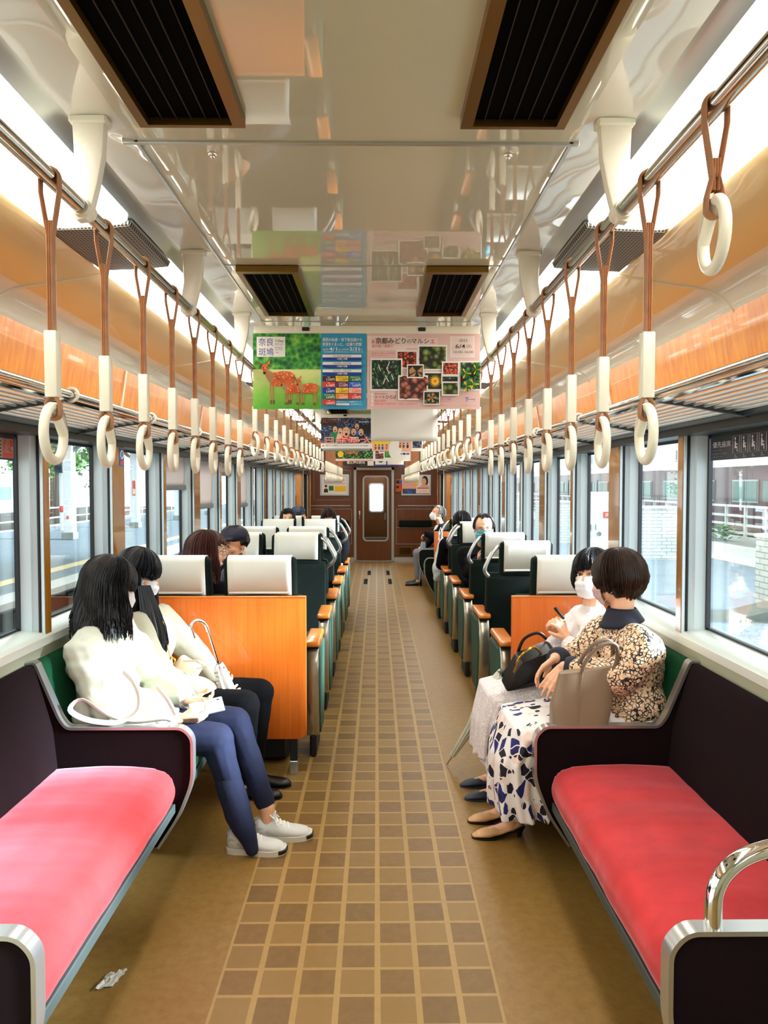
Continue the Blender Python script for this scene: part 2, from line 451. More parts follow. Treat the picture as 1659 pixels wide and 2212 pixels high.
# flat centre ceiling with cross seams
VENTS = [(.9, 1.625), (2.70, 3.41), (4.62, 5.36), (7.42, 8.16), (9.3, 10.04), (11.9, 12.64)]
b = MB(); b.box(-.505, .505, YN, 15.5, 2.39, 2.44)
struct(b.build('ceiling', m_ceil))
b = MB()
for yy in (1.735, 5.45, 8.3, 10.6, 13.2): b.rbox(-.535, .52, yy, yy + .013, 2.384, 2.395, .002, 1)
for yy in (2.70, 3.62, 4.5, 6.4, 7.3, 9.2, 11.7, 12.8): b.box(-.5, .5, yy, yy + .006, 2.3875, 2.392)
for s in (-1, 1): b.box(s * .497, s * .505, 1.735, 15.4, 2.386, 2.393)
struct(b.build('trim_ceiling_seam', m_alu))
# end walls
b = MB()
b.box(-1.47, -.42, YF, YF + .06, 0, 2.44); b.box(.42, 1.47, YF, YF + .06, 0, 2.44); b.box(-.42, .42, YF, YF + .06, 1.96, 2.44)
struct(b.build('wall_far', m_endw))
struct(MB().box(-1.47, 1.47, YN - .05, YN, 0, 2.44).build('wall_near', m_lowwall))
b = MB()                                    # silver lines on the far wall
def line(x0, x1, z0, z1): b.rbox(x0, x1, YF - .012, YF + .002, z0, z1, .004, 1)
for s in (-1, 1):
    def fr(x0, x1, z0, z1, t=.012):
        a, c = sorted((s * x0, s * x1))
        line(a, c, z0, z0 + t); line(a, c, z1 - t, z1); line(a, a + t, z0, z1); line(c - t, c, z0, z1)
    fr(.46, 1.36, .36, 1.10); line(*sorted((s * .46, s * 1.34)), .70, .712); line(*sorted((s * .49, s * 1.3)), 1.155, 1.175)
    if s < 0: fr(.48, 1.25, 1.28, 1.90, .01)
    b.box(*sorted((s * .42, s * 1.36)), YF - .015, YF, 0, .09)
struct(b.build('trim_far_wall', m_alu))
for s, n in ((-1, 'left'), (1, 'right')):
    b = MB(); b.rbox(*sorted((s * .52, s * 1.2)), YF - .07, YF, .72, .86, .03, 3)
    tag(b.build('leaning_cushion', m_seatdk), 'dark padded rest on the far end wall, %s of the door' % n, 'cushion', None)
    b = MB(); b.rbox(*sorted((s * .50, s * .80)), YF - .02, YF, .13, .31, .006, 1); o = b.build('heater_grille', m_bronze)
    tag(o, 'small bronze heater grille low on the far end wall, %s of the door' % n, 'grille')
    b = MB()
    for k in range(6): b.box(*sorted((s * .53, s * .77)), YF - .024, YF - .018, .155 + k * .023, .168 + k * .023)
    b.build('slats', m_vent, o)
# end door
b = MB()
for x0, x1, z0, z1 in ((-.42, -.36, 0, 1.96), (.36, .42, 0, 1.96), (-.42, .42, 1.90, 1.96), (-.42, .42, 0, .02)): b.rbox(x0, x1, YF - .02, YF + .06, z0, z1, .006, 1)
b.box(-.30, .34, YF - .03, YF, 1.985, 2.01)
d = struct(b.build('door_1', m_alu))
def rr(x0, x1, z0, z1, r, n=6):
    o = []
    for cx, cz, a0 in ((x1 - r, z1 - r, 0), (x0 + r, z1 - r, 90), (x0 + r, z0 + r, 180), (x1 - r, z0 + r, 270)):
        for k in range(n + 1): a = radians(a0 + 90 * k / n); o.append((cx + r * cos(a), cz + r * sin(a)))
    return o
def ring_plate(mb, out, inn, y0, y1, m=0):
    n = len(out); v = []
    for y in (y0, y1):
        v += [(x, y, z) for x, z in out]; v += [(x, y, z) for x, z in inn]
    f = []
    for i in range(n):
        j = (i + 1) % n
        f += [(i, j, n + j, n + i), (2*n + j, 2*n + i, 3*n + i, 3*n + j), (i, 2*n + i, 2*n + j, j), (n + j, 3*n + j, 3*n + i, n + i)]
    mb.add(v, f, m)
def sq(x0, x1, z0, z1, n):   # rectangle resampled to pair with a rounded rectangle of the same order
    o = []
    for (ax, az) in ((x1, z1), (x0, z1), (x0, z0), (x1, z0)): o += [(ax, az)] * (n + 1)
    return o
b = MB(); ring_plate(b, sq(-.36, .36, .02, 1.90, 6), rr(-.215, .285, .44, 1.77, .07), YF + .01, YF + .045); b.build('door_leaf', m_endw, d)
b = MB(); ring_plate(b, rr(-.235, .305, .42, 1.79, .085), rr(-.205, .275, .45, 1.76, .06), YF, YF + .05); b.build('door_window_frame', m_alu, d)
b = MB(); b.prism(rr(-.215, .285, .44, 1.77, .07), 1, YF + .026, YF + .03); b.build('window_pane', m_glass, d)
b = MB(); b.rbox(-.315, -.285, YF - .03, YF + .01, .88, 1.06, .008); b.build('door_handle', m_steel, d)
# gangway and the next car's door
b = MB(); b.box(-.5, -.42, YF + .06, 17, -.05, 2.2); b.box(.42, .5, YF + .06, 17, -.05, 2.2); b.box(-.5, .5, YF + .06, 17, 2.0, 2.2); b.box(-.5, .5, 15.44, 17, -.05, .0)
struct(b.build('wall_gangway', m_grey))
b = MB(); ring_plate(b, sq(-.5, .5, 0, 2.1, 6), rr(-.11, .21, .98, 1.62, .06), 17, 17.05); d = struct(b.build('door_4', m_endw))
b = MB(); b.rbox(-.2, .25, 15.75, 16.7, 1.96, 1.998, .008, 1); tag(b.build('gangway_fill_light', m_light), 'ceiling light in the gangway behind the far door', 'light')  # panel added to brighten the gangway, standing in for the next car's lamps
b = MB(); ring_plate(b, rr(-.13, .23, .96, 1.64, .07), rr(-.1, .2, .99, 1.61, .05), 16.98, 17.04); b.build('door_window_frame', m_alu, d)
b = MB(); b.box(-.45, .45, 16.99, 17.0, .36, .40); b.box(.24, .26, 16.95, 17.0, .8, .95); b.build('door_trim', m_alu, d)
# ================================================================ fixtures
ORD = 'first second third fourth fifth sixth seventh eighth ninth tenth eleventh twelfth thirteenth fourteenth fifteenth sixteenth seventeenth eighteenth nineteenth twentieth'.split()
def ordn(i):
    if i < 20: return ORD[i]
    t = ['twenty', 'thirty', 'forty'][(i + 1) // 10 - 2]; u = (i + 1) % 10
    return t + '-' + ORD[u - 1] if u else {'twenty': 'twentieth', 'thirty': 'thirtieth', 'forty': 'fortieth'}[t]
SIDES = ((-1, 'left'), (1, 'right'))
# fluorescent lamps and speaker plates between them
LAMPS = [(-.75, 2.15), (2.58, 5.30), (5.72, 8.44), (8.86, 11.58), (12.0, 14.7)]
for s, side in SIDES:
    for i, (y0, y1) in enumerate(LAMPS):
        b = MB(); x0, x1 = .652, .892
        prof = [(x0, 2.362), (x0 + .002, 2.348), (x0 + .02, 2.336), (x0 + .07, 2.328), (x1 - .06, 2.320), (x1 - .015, 2.324), (x1, 2.336), (x1, 2.362)]
        n = len(prof)
        rows = []
        for yy, k in ((y0, .55), (y0 + .012, .85), (y0 + .04, 1), (y1 - .04, 1), (y1 - .012, .85), (y1, .55)):
            cx = (x0 + x1) / 2; kk = 1 - (1 - k) * .16
            rows.append([(s * (cx + (x - cx) * kk), yy, 2.362 - (2.362 - z) * k) for x, z in prof])
        o = len(b.v); b.v += [p for r in rows for p in r]
        for j in range(5):
            for q in range(n - 1): b.f.append((j*n + q, j*n + q + 1, (j+1)*n + q + 1, (j+1)*n + q)); b.mi.append(0)
        b.f += [tuple(range(n)), tuple(range(5 * n, 6 * n))]; b.mi += [0, 0]
        t = thing('ceiling_light', (s * .77, y0, 2.36), 'long white fluorescent ceiling light, %s from the camera on the %s side' % (ordn(i), side), 'light', 'fluorescent ceiling lights')
        b.build('diffuser', m_light, t)
        b = MB(); b.box(s * .655, s * .888, y0 + .01, y1 - .01, 2.358, 2.366); b.build('lamp_tray', m_alu, t)
    for i in range(4):
        y0, y1 = LAMPS[i][1] + .012, LAMPS[i + 1][0] - .012
        b = MB(); b.prism([(s * .652, 2.36), (s * .66, 2.343), (s * .75, 2.334), (s * .885, 2.330), (s * .892, 2.36)], 1, y0, y1, .004, 1)
        t = tag(b.build('speaker_plate', m_perf), 'dark perforated speaker plate between ceiling lights, %s from the camera on the %s side' % (ordn(i), side), 'speaker grille', 'perforated speaker plates')
# air vents
for s, side in SIDES:
    for i, (y0, y1) in enumerate(VENTS):
        b = MB(); xa, xb = .231, .456
        for x0, x1, a, c in ((xa, xa + .026, y0 + .03, y1 - .012), (xb - .02, xb, y0 + .03, y1 - .012), (xa, xb, y0, y0 + .03), (xa, xb, y1 - .012, y1)):
            b.prism([(min(s*x0, s*x1), a), (max(s*x0, s*x1), a), (max(s*x0, s*x1), c), (min(s*x0, s*x1), c)], 2, 2.366, 2.395)
        o = b.build('ceiling_vent', m_bronze)
        tag(o, 'black slatted ceiling vent in a bronze frame, %s from the camera on the %s side' % (ordn(i), side), 'vent', 'ceiling air vents')
        b = MB(); b.box(s * (xa + .02), s * (xb - .015), y0 + .02, y1 - .01, 2.382, 2.388, 0)
        b.build('vent_recess', m_vent, o)
        b = MB()
        for k in range(5):
            x = xa + .05 + k * .031; b.box(s * x, s * (x + .0016), y0 + .02, y1 - .01, 2.378, 2.384)
        b.build('slats', m_slat, o)
# small screws on the ceiling
# strap rails with their brackets
for s, side in SIDES:
    t = thing('strap_rail', (s * .588, 0, 2.2), 'stainless overhead strap rail running along the %s side of the ceiling' % side, 'handrail', 'overhead strap rails')
    b = MB(); b.tube([(s * .588, YN, 2.2), (s * .588, 14.9, 2.2)], .016, 14); b.build('rail', m_steel, t)
    for k in range(-1, 15):
        y = 1.645 + .91 * k
        if y < YN: continue
        poly = [(.535, 2.394), (.607, 2.394), (.604, 2.33), (.603, 2.285), (.609, 2.248), (.618, 2.215), (.614, 2.188), (.598, 2.172), (.578, 2.175), (.566, 2.20), (.553, 2.25), (.541, 2.31)]
        b = MB(); b.prism([(s * x, z) for x, z in poly], 1, y - .014, y + .014, .005, 2)
        b.rbox(min(s * .53, s * .612), max(s * .53, s * .612), y - .02, y + .02, 2.378, 2.396, .004, 1)
        b.tube([(s * .588, y - .026, 2.2), (s * .588, y + .026, 2.2)], .0205, 14)
        b.build('rail_bracket', m_cream2, t)
# hanging straps: one proto per kind, then copies
def strap(name, long_):
    """origin on the rail axis"""
    root = thing(name, (0, 0, 0), 'strap', 'hanging strap', 'hanging straps')
    zr = {'near': -.499, 'mid': -.392, 'short': -.203}[long_]     # ring centre below the rail
    R, r = .053, .0095
    top = zr + R; slv = .13 if long_ != 'short' else 0
    b = MB(); w_ = .010
    yj = -.115
    band = lambda pts: b.tube([(x, 0, z) for x, z in pts], w_, 8, flat=.36, up=(0, 1, 0))
    loop = [(-.004, yj), (-.018, -.03)] + [(.0185 * sin(a), .0185 * cos(a)) for a in [radians(q) for q in range(-100, 101, 20)]] + [(.018, -.03), (.004, yj)]
    band(loop)
    zb = top + .022 + slv if slv else top + .04
    for x in (-.004, 0, .004): band([(x, yj + .03), (x, yj - .02 if x else yj), (x, zb if not slv else top + .018)])
    lp = [(-.004, zb if not slv else top + .02), (-.013, top + .006), (-.013, top - .012)] + [(.014 * sin(a), top - .012 - .013 * (cos(a))) for a in [radians(q) for q in range(-70, 71, 20)]] + [(.013, top - .012), (.013, top + .006), (.004, zb if not slv else top + .02)]
    band(lp)
    b.build('strap_band', m_strap, root, local=True)
    if slv:
        b = MB(); b.rbox(-.0125, .0125, -.0125, .0125, top + .018, top + .018 + slv, .003, 2); b.build('sleeve', m_cream2, root, local=True)
    b = MB(); b.tube([(0, R * sin(2 * pi * k / 28), zr + R * cos(2 * pi * k / 28)) for k in range(36)], r, 14, closed=True)
    rg = b.build('ring', m_ring, root, local=True); rg.location = (0, 0, 0)
    return root
protos = {k: strap('hanging_strap', k) for k in ('near', 'mid', 'short')}
used = set()
for s, side in SIDES:
    ys = [(1.19 + .287 * k, 'near') for k in range(9)] + [(3.92 + .41 * k, 'mid') for k in range(13)] + [(9.45 + .287 * k, 'near') for k in range(16)]
    for i, (y, kind) in enumerate(ys):
        if s > 0 and i == 0: kind = 'short'
        lab = 'tan hanging strap with an ivory ring, %s from the camera on the %s rail' % (ordn(i), side)
        if kind == 'short': lab = 'short tan strap with an ivory ring and no sleeve, nearest on the right rail'
        p = protos[kind]; loc = (s * .588, y, 2.2)
        if kind not in used: used.add(kind); p.location = loc; p['label'] = lab; r = p
        else: r = copy_tree(p, loc, lab, 'hanging straps')
        ang = random.uniform(-.05, .05) - s * .10
        for ch in [q for q in bpy.data.objects if q.parent == r and q.name.startswith('ring')]:
            ch.rotation_euler = (0, 0, ang if kind != 'mid' else ang * 5)
# luggage racks
for s, side in SIDES:
    t = thing('luggage_rack', (s * 1.2, 0, 1.85), 'slatted metal luggage rack above the %s windows' % side, 'luggage rack', 'luggage racks')
    b = MB(); b.tube([(s * .985, YN, 1.905), (s * .985, 13.2, 1.905)], .0135, 12); b.tube([(s * 1.0, YN, 1.885), (s * 1.0, 13.2, 1.885)], .009, 8)
    b.build('front_rail', m_chrome, t)
    b = MB()
    for k in range(9):
        x = 1.03 + k * .035; z = 1.886 - k * .0045; b.tube([(s * x, YN, z), (s * x, 13.2, z)], .0055, 6)
    b.build('rack_rods', m_alu, t)
    b = MB(); b.prism([(s * 1.30, 1.835), (s * 1.30, 1.862), (s * 1.345, 1.87), (s * 1.345, 1.835)], 1, YN, 13.2); b.build('rear_beam', m_dkmetal, t)
    k = 0; y = -1.0
    while y < 13.1:
        b = MB(); b.prism([(s * .99, 1.902), (s * .99, 1.884), (s * 1.15, 1.862), (s * 1.355, 1.825), (s * 1.355, 1.865), (s * 1.15, 1.88)], 1, y - .012, y + .012, .003, 1)
        b.build('rack_bracket', m_dkmetal, t)
        b = MB(); b.tube([(s * (.985 + .021 * cos(a)), y, 1.905 + .021 * sin(a)) for a in [2 * pi * q / 14 for q in range(14)]], .0065, 8, closed=True); b.build('rail_collar', m_cream2, t)
        y += .885
for x in (-.34, .365):
    b = MB(); b.ell((x, 1.80, 2.387), (.011, .011, .007), None, 14, 8); b.ell((x, 1.80, 2.382), (.006, .006, .006), None, 10, 6)
    tag(b.build('ceiling_bolt', m_chrome), 'round chrome bolt on the ceiling hatch, on the %s' % ('left' if x < 0 else 'right'), 'bolt')
b = MB(); b.box(-1.352, -1.3505, 4.06, 4.13, 1.70, 1.80, 0); b.tube([(-1.3495, 4.095 + .022 * cos(a), 1.765 + .022 * sin(a)) for a in [2 * pi * q / 18 for q in range(18)]], .004, 6, 1, closed=True); b.box(-1.351, -1.3495, 4.07, 4.12, 1.71, 1.73, 2)
tag(b.build('post_sticker', [M('sticker_blue', '#2f6fb5', .5), M('sticker_white', '#e8ecec', .5), M('sticker_red', '#d2452c', .5)]), 'small blue and white sticker high on the left wooden post', 'sticker')
for i, (x, y) in enumerate(((-.08, 13.4), (.26, 13.4), (-.127, 12.2), (.275, 12.2))):
    b = MB(); b.rbox(x - .03, x + .03, y - .32, y + .32, .0, .003, .001, 1)
    tag(b.build('floor_strip', m_seatdk), 'dark green floor strip near the far door, %s %s' % (('farther', 'farther', 'nearer', 'nearer')[i], ('left', 'right', 'left', 'right')[i]), 'floor strip', 'dark floor strips')
# roller blinds on the left windows
for (y0, y1, zb, lab) in ((5.02, 5.71, 1.59, 'half lowered pale blind, nearest to the camera in the left windows'), (5.95, 6.66, 1.425, 'pale blind lowered furthest, second in the left windows'),
                          (6.79, 7.47, 1.715, 'barely lowered pale blind in the left windows'), (7.73, 8.42, 1.385, 'pale blind, farthest of the four in the left windows')):
    t = thing('roller_blind', (-1.43, (y0 + y1) / 2, 1.8), lab, 'blind', 'roller blinds')
    b = MB(); b.grid(lambda u, v: (-1.425 - .003 * sin(u * 9 + v * 4), y0 + u * (y1 - y0), zb + v * (1.83 - zb)), 12, 8); o = b.build('blind_fabric', M('blind_fabric', '#e6dede', .9) if 'blind_fabric' not in bpy.data.materials else bpy.data.materials['blind_fabric'], t)
    md = o.modifiers.new('s', 'SOLIDIFY'); md.thickness = .002
    b = MB(); b.rbox(-1.437, -1.41, y0 - .005, y1 + .005, zb - .03, zb + .008, .006); b.build('bottom_bar', m_grey, t)
# priority-seat strips inside the first window of each side
m_navy = M('navy_sticker', '#10121f', .4); m_wht = M('white_print', '#e9e9ea', .6); m_greyp = M('grey_print', '#8d9097', .6); m_pinkp = M('pink_print', '#c96a64', .6); m_beigep = M('beige_print', '#a99f8c', .6); m_redp = M('red_print', '#d8301f', .6)
xs = 1.446
b = MB(); b.box(xs, xs + .002, 1.62, 3.085, 1.70, 1.795, 0)
text(b, '優先座席', (xs - .001, 3.065, 1.753), (0, -1, 0), (0, 0, 1), .026, bold=.003, m=1, width=.155)
text(b, 'Priority Seat · 優先席', (xs - .001, 3.063, 1.737), (0, -1, 0), (0, 0, 1), .009, m=2)
text(b, 'この席を必要とされるお客様に', (xs - .001, 3.073, 1.722), (0, -1, 0), (0, 0, 1), .0095, m=2)
text(b, 'お席をおゆずりください', (xs - .001, 3.063, 1.710), (0, -1, 0), (0, 0, 1), .008, m=2)
for k in range(12):
    yc = 2.865 - k * .066
    q = [(yc + a * .026 * -1, 1.757 + z) for a, z in ((-1, -.034), (1, -.034), (1, .034), (-1, .034))]
    pts = [(xs - .001, y_, z_) for y_, z_ in [(yc - .026, 1.723), (yc + .026, 1.723), (yc + .026, 1.79), (yc - .026, 1.79)]]
    b.tube(pts, .0012, 4, 1, closed=True)
    X_ = xs - .0012
    def flat(poly): b.add([(X_, yc + p, 1.757 + q_) for p, q_ in poly], [tuple(range(len(poly)))], 1)
    flat([(.008 + .006 * cos(a), .022 + .006 * sin(a)) for a in [2 * pi * q_ / 10 for q_ in range(10)]])
    flat([(.012, .014), (.004, .014), (-.0 - .002 * (k % 3), -.008), (.012, -.01)])
    flat([(.012, -.01), (-.010, -.008), (-.010, -.014), (.012, -.016)]); flat([(-.006, -.012), (-.010, -.012), (-.012, -.028), (-.006, -.028)])
    flat([(.004, .006), (-.012 + .002 * (k % 2), .0), (-.012, -.003), (.004, .0)])
    text(b, '●', (X_, yc + .008, 1.712), (0, -1, 0), (0, 0, 1), .006, m=1)
    b.box(X_ - .0005, X_, yc - .012, yc + .012, 1.706, 1.709, 2)
tag(b.build('priority_sticker', [m_navy, m_wht, m_greyp]), 'dark priority seat sticker with white seated figures on the right window', 'sticker')
b = MB(); b.box(-xs - .002, -xs, 1.9, 3.085, 1.70, 1.795, 0); b.box(-xs, -xs + .001, 2.93, 3.075, 1.708, 1.787, 1); b.box(-xs, -xs + .0012, 2.985, 3.072, 1.71, 1.786, 2)
b.box(-xs, -xs + .001, 1.95, 2.92, 1.708, 1.787, 1)
b.tube([(-xs + .0018, 3.02 + .02 * cos(a), 1.756 + .024 * sin(a)) for a in [2 * pi * q / 20 for q in range(20)]], .0025, 5, 1, closed=True)
b.box(-xs, -xs + .002, 3.045, 3.066, 1.735, 1.78, 3)
text(b, '♥', (-xs + .0025, 3.048, 1.74), (0, 1, 0), (0, 0, 1), .018, m=1); text(b, '＋', (-xs + .0025, 3.048, 1.76), (0, 1, 0), (0, 0, 1), .015, m=1)
for k in range(5): b.box(-xs, -xs + .0016, 2.94, 2.975, 1.715 + k * .014, 1.721 + k * .014, 0)
for k in range(3): b.box(-xs, -xs + .0016, 2.99, 3.068, 1.712 + k * .006, 1.7145 + k * .006, 3)
tag(b.build('courtesy_sticker', [m_navy, m_beigep, m_pinkp, m_redp]), 'dark edged sticker with beige and pink fields on the left window', 'sticker')
# ================================================================ posters
g = G('poster_foliage'); p = g.pos()
f = g.vor(p, 42); f2 = g.noise(p, 16, 5, .7)
g.set(col=g.ramp(g.math('ADD', g.math('MULTIPLY', f, .45), g.math('MULTIPLY', f2, .6)), [(.2, '#05200f'), (.42, '#17622a'), (.58, '#3d9a35'), (.75, '#8fc94a')]), rough=.6); m_pfol = g.m
g = G('poster_grass'); p = g.pos(); q = g.n('SeparateXYZ'); g.l(p, q.inputs[0])
f = g.math('ADD', g.math('MULTIPLY', g.math('SUBTRACT', q.outputs[2], 1.965), 4.2), g.math('MULTIPLY', g.noise(p, 40, 4), .25))
g.set(col=g.ramp(f, [(.12, '#4fae2c'), (.45, '#86cb4c'), (.85, '#d9e592')]), rough=.6); m_pgrs = g.m
g = G('deer_coat'); p = g.pos(); f = g.vor(p, 95)
g.set(col=g.mix(g.math('LESS_THAN', f, .26), g.ramp(g.noise(p, 30, 3), [(.3, '#c3511c'), (.7, '#ec7a35')]), '#f7c39a'), rough=.7); m_deer = g.m
def P(name, c, **k): return M(name, c, .6, **k)
m_pw = P('paper_white', '#efece4'); m_pblue = P('poster_blue', '#2e9cc6'); m_pnavy = P('poster_navy', '#12399a'); m_ppink = P('poster_pink', '#e3bfb8'); m_pink2 = P('poster_pale', '#efd9d1')
m_pblk = P('poster_black', '#15130f'); m_pred = P('poster_red', '#d8391f'); m_pyel = P('poster_yellow', '#f4c928'); m_porg = P('poster_orange', '#e87f2a'); m_pgrn = P('poster_green', '#147a3a'); m_ppur = P('poster_purple', '#6b1f4f'); m_pbrn = P('poster_brown', '#3a1a14'); m_pbl2 = P('poster_mid_blue', '#2a5fd0'); m_plp = P('poster_salmon', '#eeb3a0'); m_ptan = P('deer_tan', '#b98a55'); m_plegs = P('deer_leg', '#7a5228'); m_skinp = P('printed_skin', '#e8b48e')
def pflower(name, c1, c2, bg_, sc):
    g = G(name); p = g.pos(); f = g.vor(p, sc); c = g.vor(p, sc, 'F1', 'Color'); q = g.n('SeparateColor'); g.l(c, q.inputs[0])
    g.set(col=g.ramp(g.math('ADD', f, g.math('MULTIPLY', q.outputs[0], .25)), [(.1, c1), (.45, c2), (.75, bg_)]), rough=.6); return g.m
m_f1 = pflower('print_orange_buds', '#f2875a', '#d9502a', '#3a140c', 95); m_f2 = pflower('print_green_fruit', '#a5b552', '#6d8230', '#1a1f0a', 38); m_f3 = pflower('print_dark_leaves', '#8fae86', '#2d4a2a', '#0a0d0a', 70)
m_f4 = pflower('print_pink_cones', '#e0a08c', '#a8604c', '#35150f', 36); m_f5 = pflower('print_rosettes', '#d9e07a', '#4b9a4a', '#1c1a12', 46); m_f6 = pflower('print_crowd', '#f0c050', '#2f5f9a', '#151a20', 60)

def board(x0, x1, y, z0, z1, mats):
    """layered print: mats[0] is the paper; returns helpers that draw on it"""
    b = MB(); b.box(x0, x1, y, y + .0012, z0, z1, 0); lay = [0]
    W_, H_ = x1 - x0, z1 - z0
    def px(u, v): return (x0 + u * W_, z0 + v * H_)
    def R_(u0, v0, u1, v1, m):
        lay[0] += 1; yy = y - .00012 * lay[0]
        (a, c), (d, e) = px(u0, v0), px(u1, v1); b.add([(a, yy, c), (d, yy, c), (d, yy, e), (a, yy, e)], [(0, 1, 2, 3)], m)
    def Pg(pts, m):
        lay[0] += 1; yy = y - .00012 * lay[0]; b.add([(px(u, v)[0], yy, px(u, v)[1]) for u, v in pts], [tuple(range(len(pts)))], m)
    def El(u, v, ru, rv, m, n=16): Pg([(u + ru * cos(2 * pi * k / n), v + rv * sin(2 * pi * k / n)) for k in range(n)], m)
    def T(s, u, v, h, m, w=None, bold=0, al='LEFT'):
        lay[0] += 1; text(b, s, (px(u, v)[0], y - .00012 * lay[0], px(u, v)[1]), (1, 0, 0), (0, 0, 1), h * H_, al, bold, m, w * W_ if w else None)
    def Ln(pts, wd, m):           # thick polyline
        for (a, c), (d, e) in zip(pts[:-1], pts[1:]):
            dx, dy = (d - a) * W_, (e - c) * H_; L_ = sqrt(dx * dx + dy * dy) or 1; nx, ny = -dy / L_ * wd / W_ / 2, dx / L_ * wd / H_ / 2
            Pg([(a - nx, c - ny), (d - nx, e - ny), (d + nx, e + ny), (a + nx, c + ny)], m)
    return b, R_, Pg, El, T, Ln

def hanger(y, z0, label, xs=(-.29, .27)):
    t = thing('poster_rail', (0, y, 2.36), label, 'poster rail', 'poster hanging rails')
    b = MB(); b.rbox(-.54, .55, y - .012, y + .012, z0, z0 + .038, .004); b.build('rail_bar', m_cream2, t)
    for x in xs:
        b = MB(); b.rbox(x - .018, x + .018, y - .02, y, z0 + .012, z0 + .03, .003, 1); b.tube([(x - .008, y - .022, z0 + .021), (x - .008, y - .019, z0 + .021)], .007, 10); b.build('rail_clip', m_black, t)
    for x in (-.5, .5):
        b = MB(); b.rbox(x - .012, x + .012, y - .008, y + .008, z0 + .03, 2.392, .003, 1); b.build('rail_post', m_cream2, t)
Y0 = 3.6
for y, l in ((3.615, 'cream rail holding the deer poster and the pink market poster'), (6.30, 'cream rail holding the blank white poster'), (8.115, 'cream rail holding the shouting men poster'), (11.52, 'cream rail just before the one nearest the end wall'), (14.22, 'cream rail for posters nearest the end wall')): hanger(y, 2.332 if y > 4 else 2.328, l)
# deer poster
mt = [m_pfol, m_pgrs, m_pblue, m_pw, m_deer, m_ptan, m_plegs, m_pnavy, m_pblk, m_pbrn, m_pyel, m_pgrn, m_pred, m_ppur, m_pbl2, m_plp, m_porg]
b, R_, Pg, El, T, Ln = board(-.545, .002, Y0, 1.965, 2.328, mt)
R_(0, 0, .6, .525, 1); R_(.6, 0, 1, 1, 2); R_(.035, .69, .285, .955, 3)
T('奈良', .05, .845, .11, 7, .13); T('斑鳩', .05, .715, .11, 7, .13); T('1day', .195, .885, .055, 8, .07); T('チケット', .195, .84, .04, 8, .07); T('Nara-Ikaruga', .195, .805, .022, 8, .065); T('1day Ticket', .195, .78, .022, 8, .065)
Pg([(.2, .765), (.205, .75), (.225, .75), (.222, .735), (.218, .748), (.206, .748), (.204, .735), (.202, .75)], 8)
def deer(ox, oy, k, m):
    q = lambda pts: [(ox + a * k, oy + c * k * 1.2) for a, c in pts]
    for lx in (.075, .095, .20, .215):                      # legs
        bend = .012 if lx > .15 else 0
        Ln(q([(lx, .17), (lx + bend, .09), (lx + .004, .0)]), .0058 * k, 5); Ln(q([(lx + .004, .03), (lx + .004, -.006)]), .0066 * k, 6)
    Pg(q([(.06, .25), (.10, .272), (.16, .285), (.215, .28), (.245, .255), (.25, .215), (.235, .17), (.20, .155), (.14, .15), (.095, .15), (.07, .18)]), 4)
    Pg(q([(.018, .325), (.045, .335), (.062, .295), (.095, .268), (.10, .20), (.075, .17), (.05, .22), (.035, .27)]), 5)
    Pg(q([(.022, .34), (.05, .35), (.062, .315), (.052, .285), (.04, .262), (.028, .262), (.02, .29), (.012, .315)]), 4)
    El(*q([(.034, .268)])[0], .010 * k, .010 * k * 1.5, 8, 10)
    Pg(q([(.02, .335), (-.012, .352), (-.008, .37), (.012, .356)]), 6); Pg(q([(.05, .34), (.066, .375), (.076, .378), (.07, .345)]), 4)
    El(*q([(.026, .312)])[0], .004 * k, .005 * k * 1.5, 8, 8); El(*q([(.052, .312)])[0], .004 * k, .005 * k * 1.5, 8, 8)
deer(.06, .075, 1.25, 4); deer(.225, .06, .80, 4); deer(.365, .055, .84, 4)
T('関西の私鉄・地下鉄沿線から', .615, .895, .05, 3, .345, .012); T('奈良をぐるっと、1日乗り放題!', .615, .835, .05, 3, .345, .012)
T('2023年', .615, .775, .028, 3, .05); T('4/1', .672, .77, .062, 3, .07, .01); T('(土)-2024年', .745, .775, .028, 3, .1); T('3/31', .85, .77, .062, 3, .085, .01); T('(日)', .937, .775, .028, 3, .025)
T('【有効期間】2023年4月1日(土)〜2024年4月1日', .615, .745, .02, 3, .345)
for k, s_ in enumerate(('各社路線の指定区間', '近鉄電車の指定区間', '奈良交通バスの指定区間')):
    v = .675 - k * .098; R_(.615, v + .005, .957, v + .042, 3); R_(.615, v - .03, .957, v + .005, 7); T(s_, .786, v + .013, .026, 8, .16, 0, 'CENTER'); T('1日乗り放題', .786, v - .024, .026, 3, .09, .015, 'CENTER')
    if k < 2: T('+', .786, v - .052, .03, 3, None, 0, 'CENTER')
cells = [('2,350', 9, 3, '阪急'), ('2,100', 10, 8, '京都市営地下鉄'), ('2,100', 11, 3, '京都市営地下鉄'), ('2,100', 12, 3, '京阪'), ('2,110', 13, 3, '大阪地下鉄'), ('2,650', 14, 3, '大阪モノレール'), ('2,650', 7, 3, '能勢'), ('2,000', 10, 8, '阪神'), ('2,200', 15, 12, '神戸高速'), ('2,600', 11, 3, '神戸市営地下鉄'), ('2,800', 16, 3, '神戸電鉄'), ('2,700', 12, 3, '山陽'), ('3,000', 12, 3, '山陽')]
for k, (s_, bgc, fg, nm) in enumerate(cells):
    u = .615 + (k % 3) * .115; v = .365 - (k // 3) * .078; R_(u, v, u + .11, v + .07, bgc); T(s_ + '円', u + .03, v + .01, .038, fg, .074, .012); T(nm, u + .055, v + .047, .018, fg, None, 0, 'CENTER')
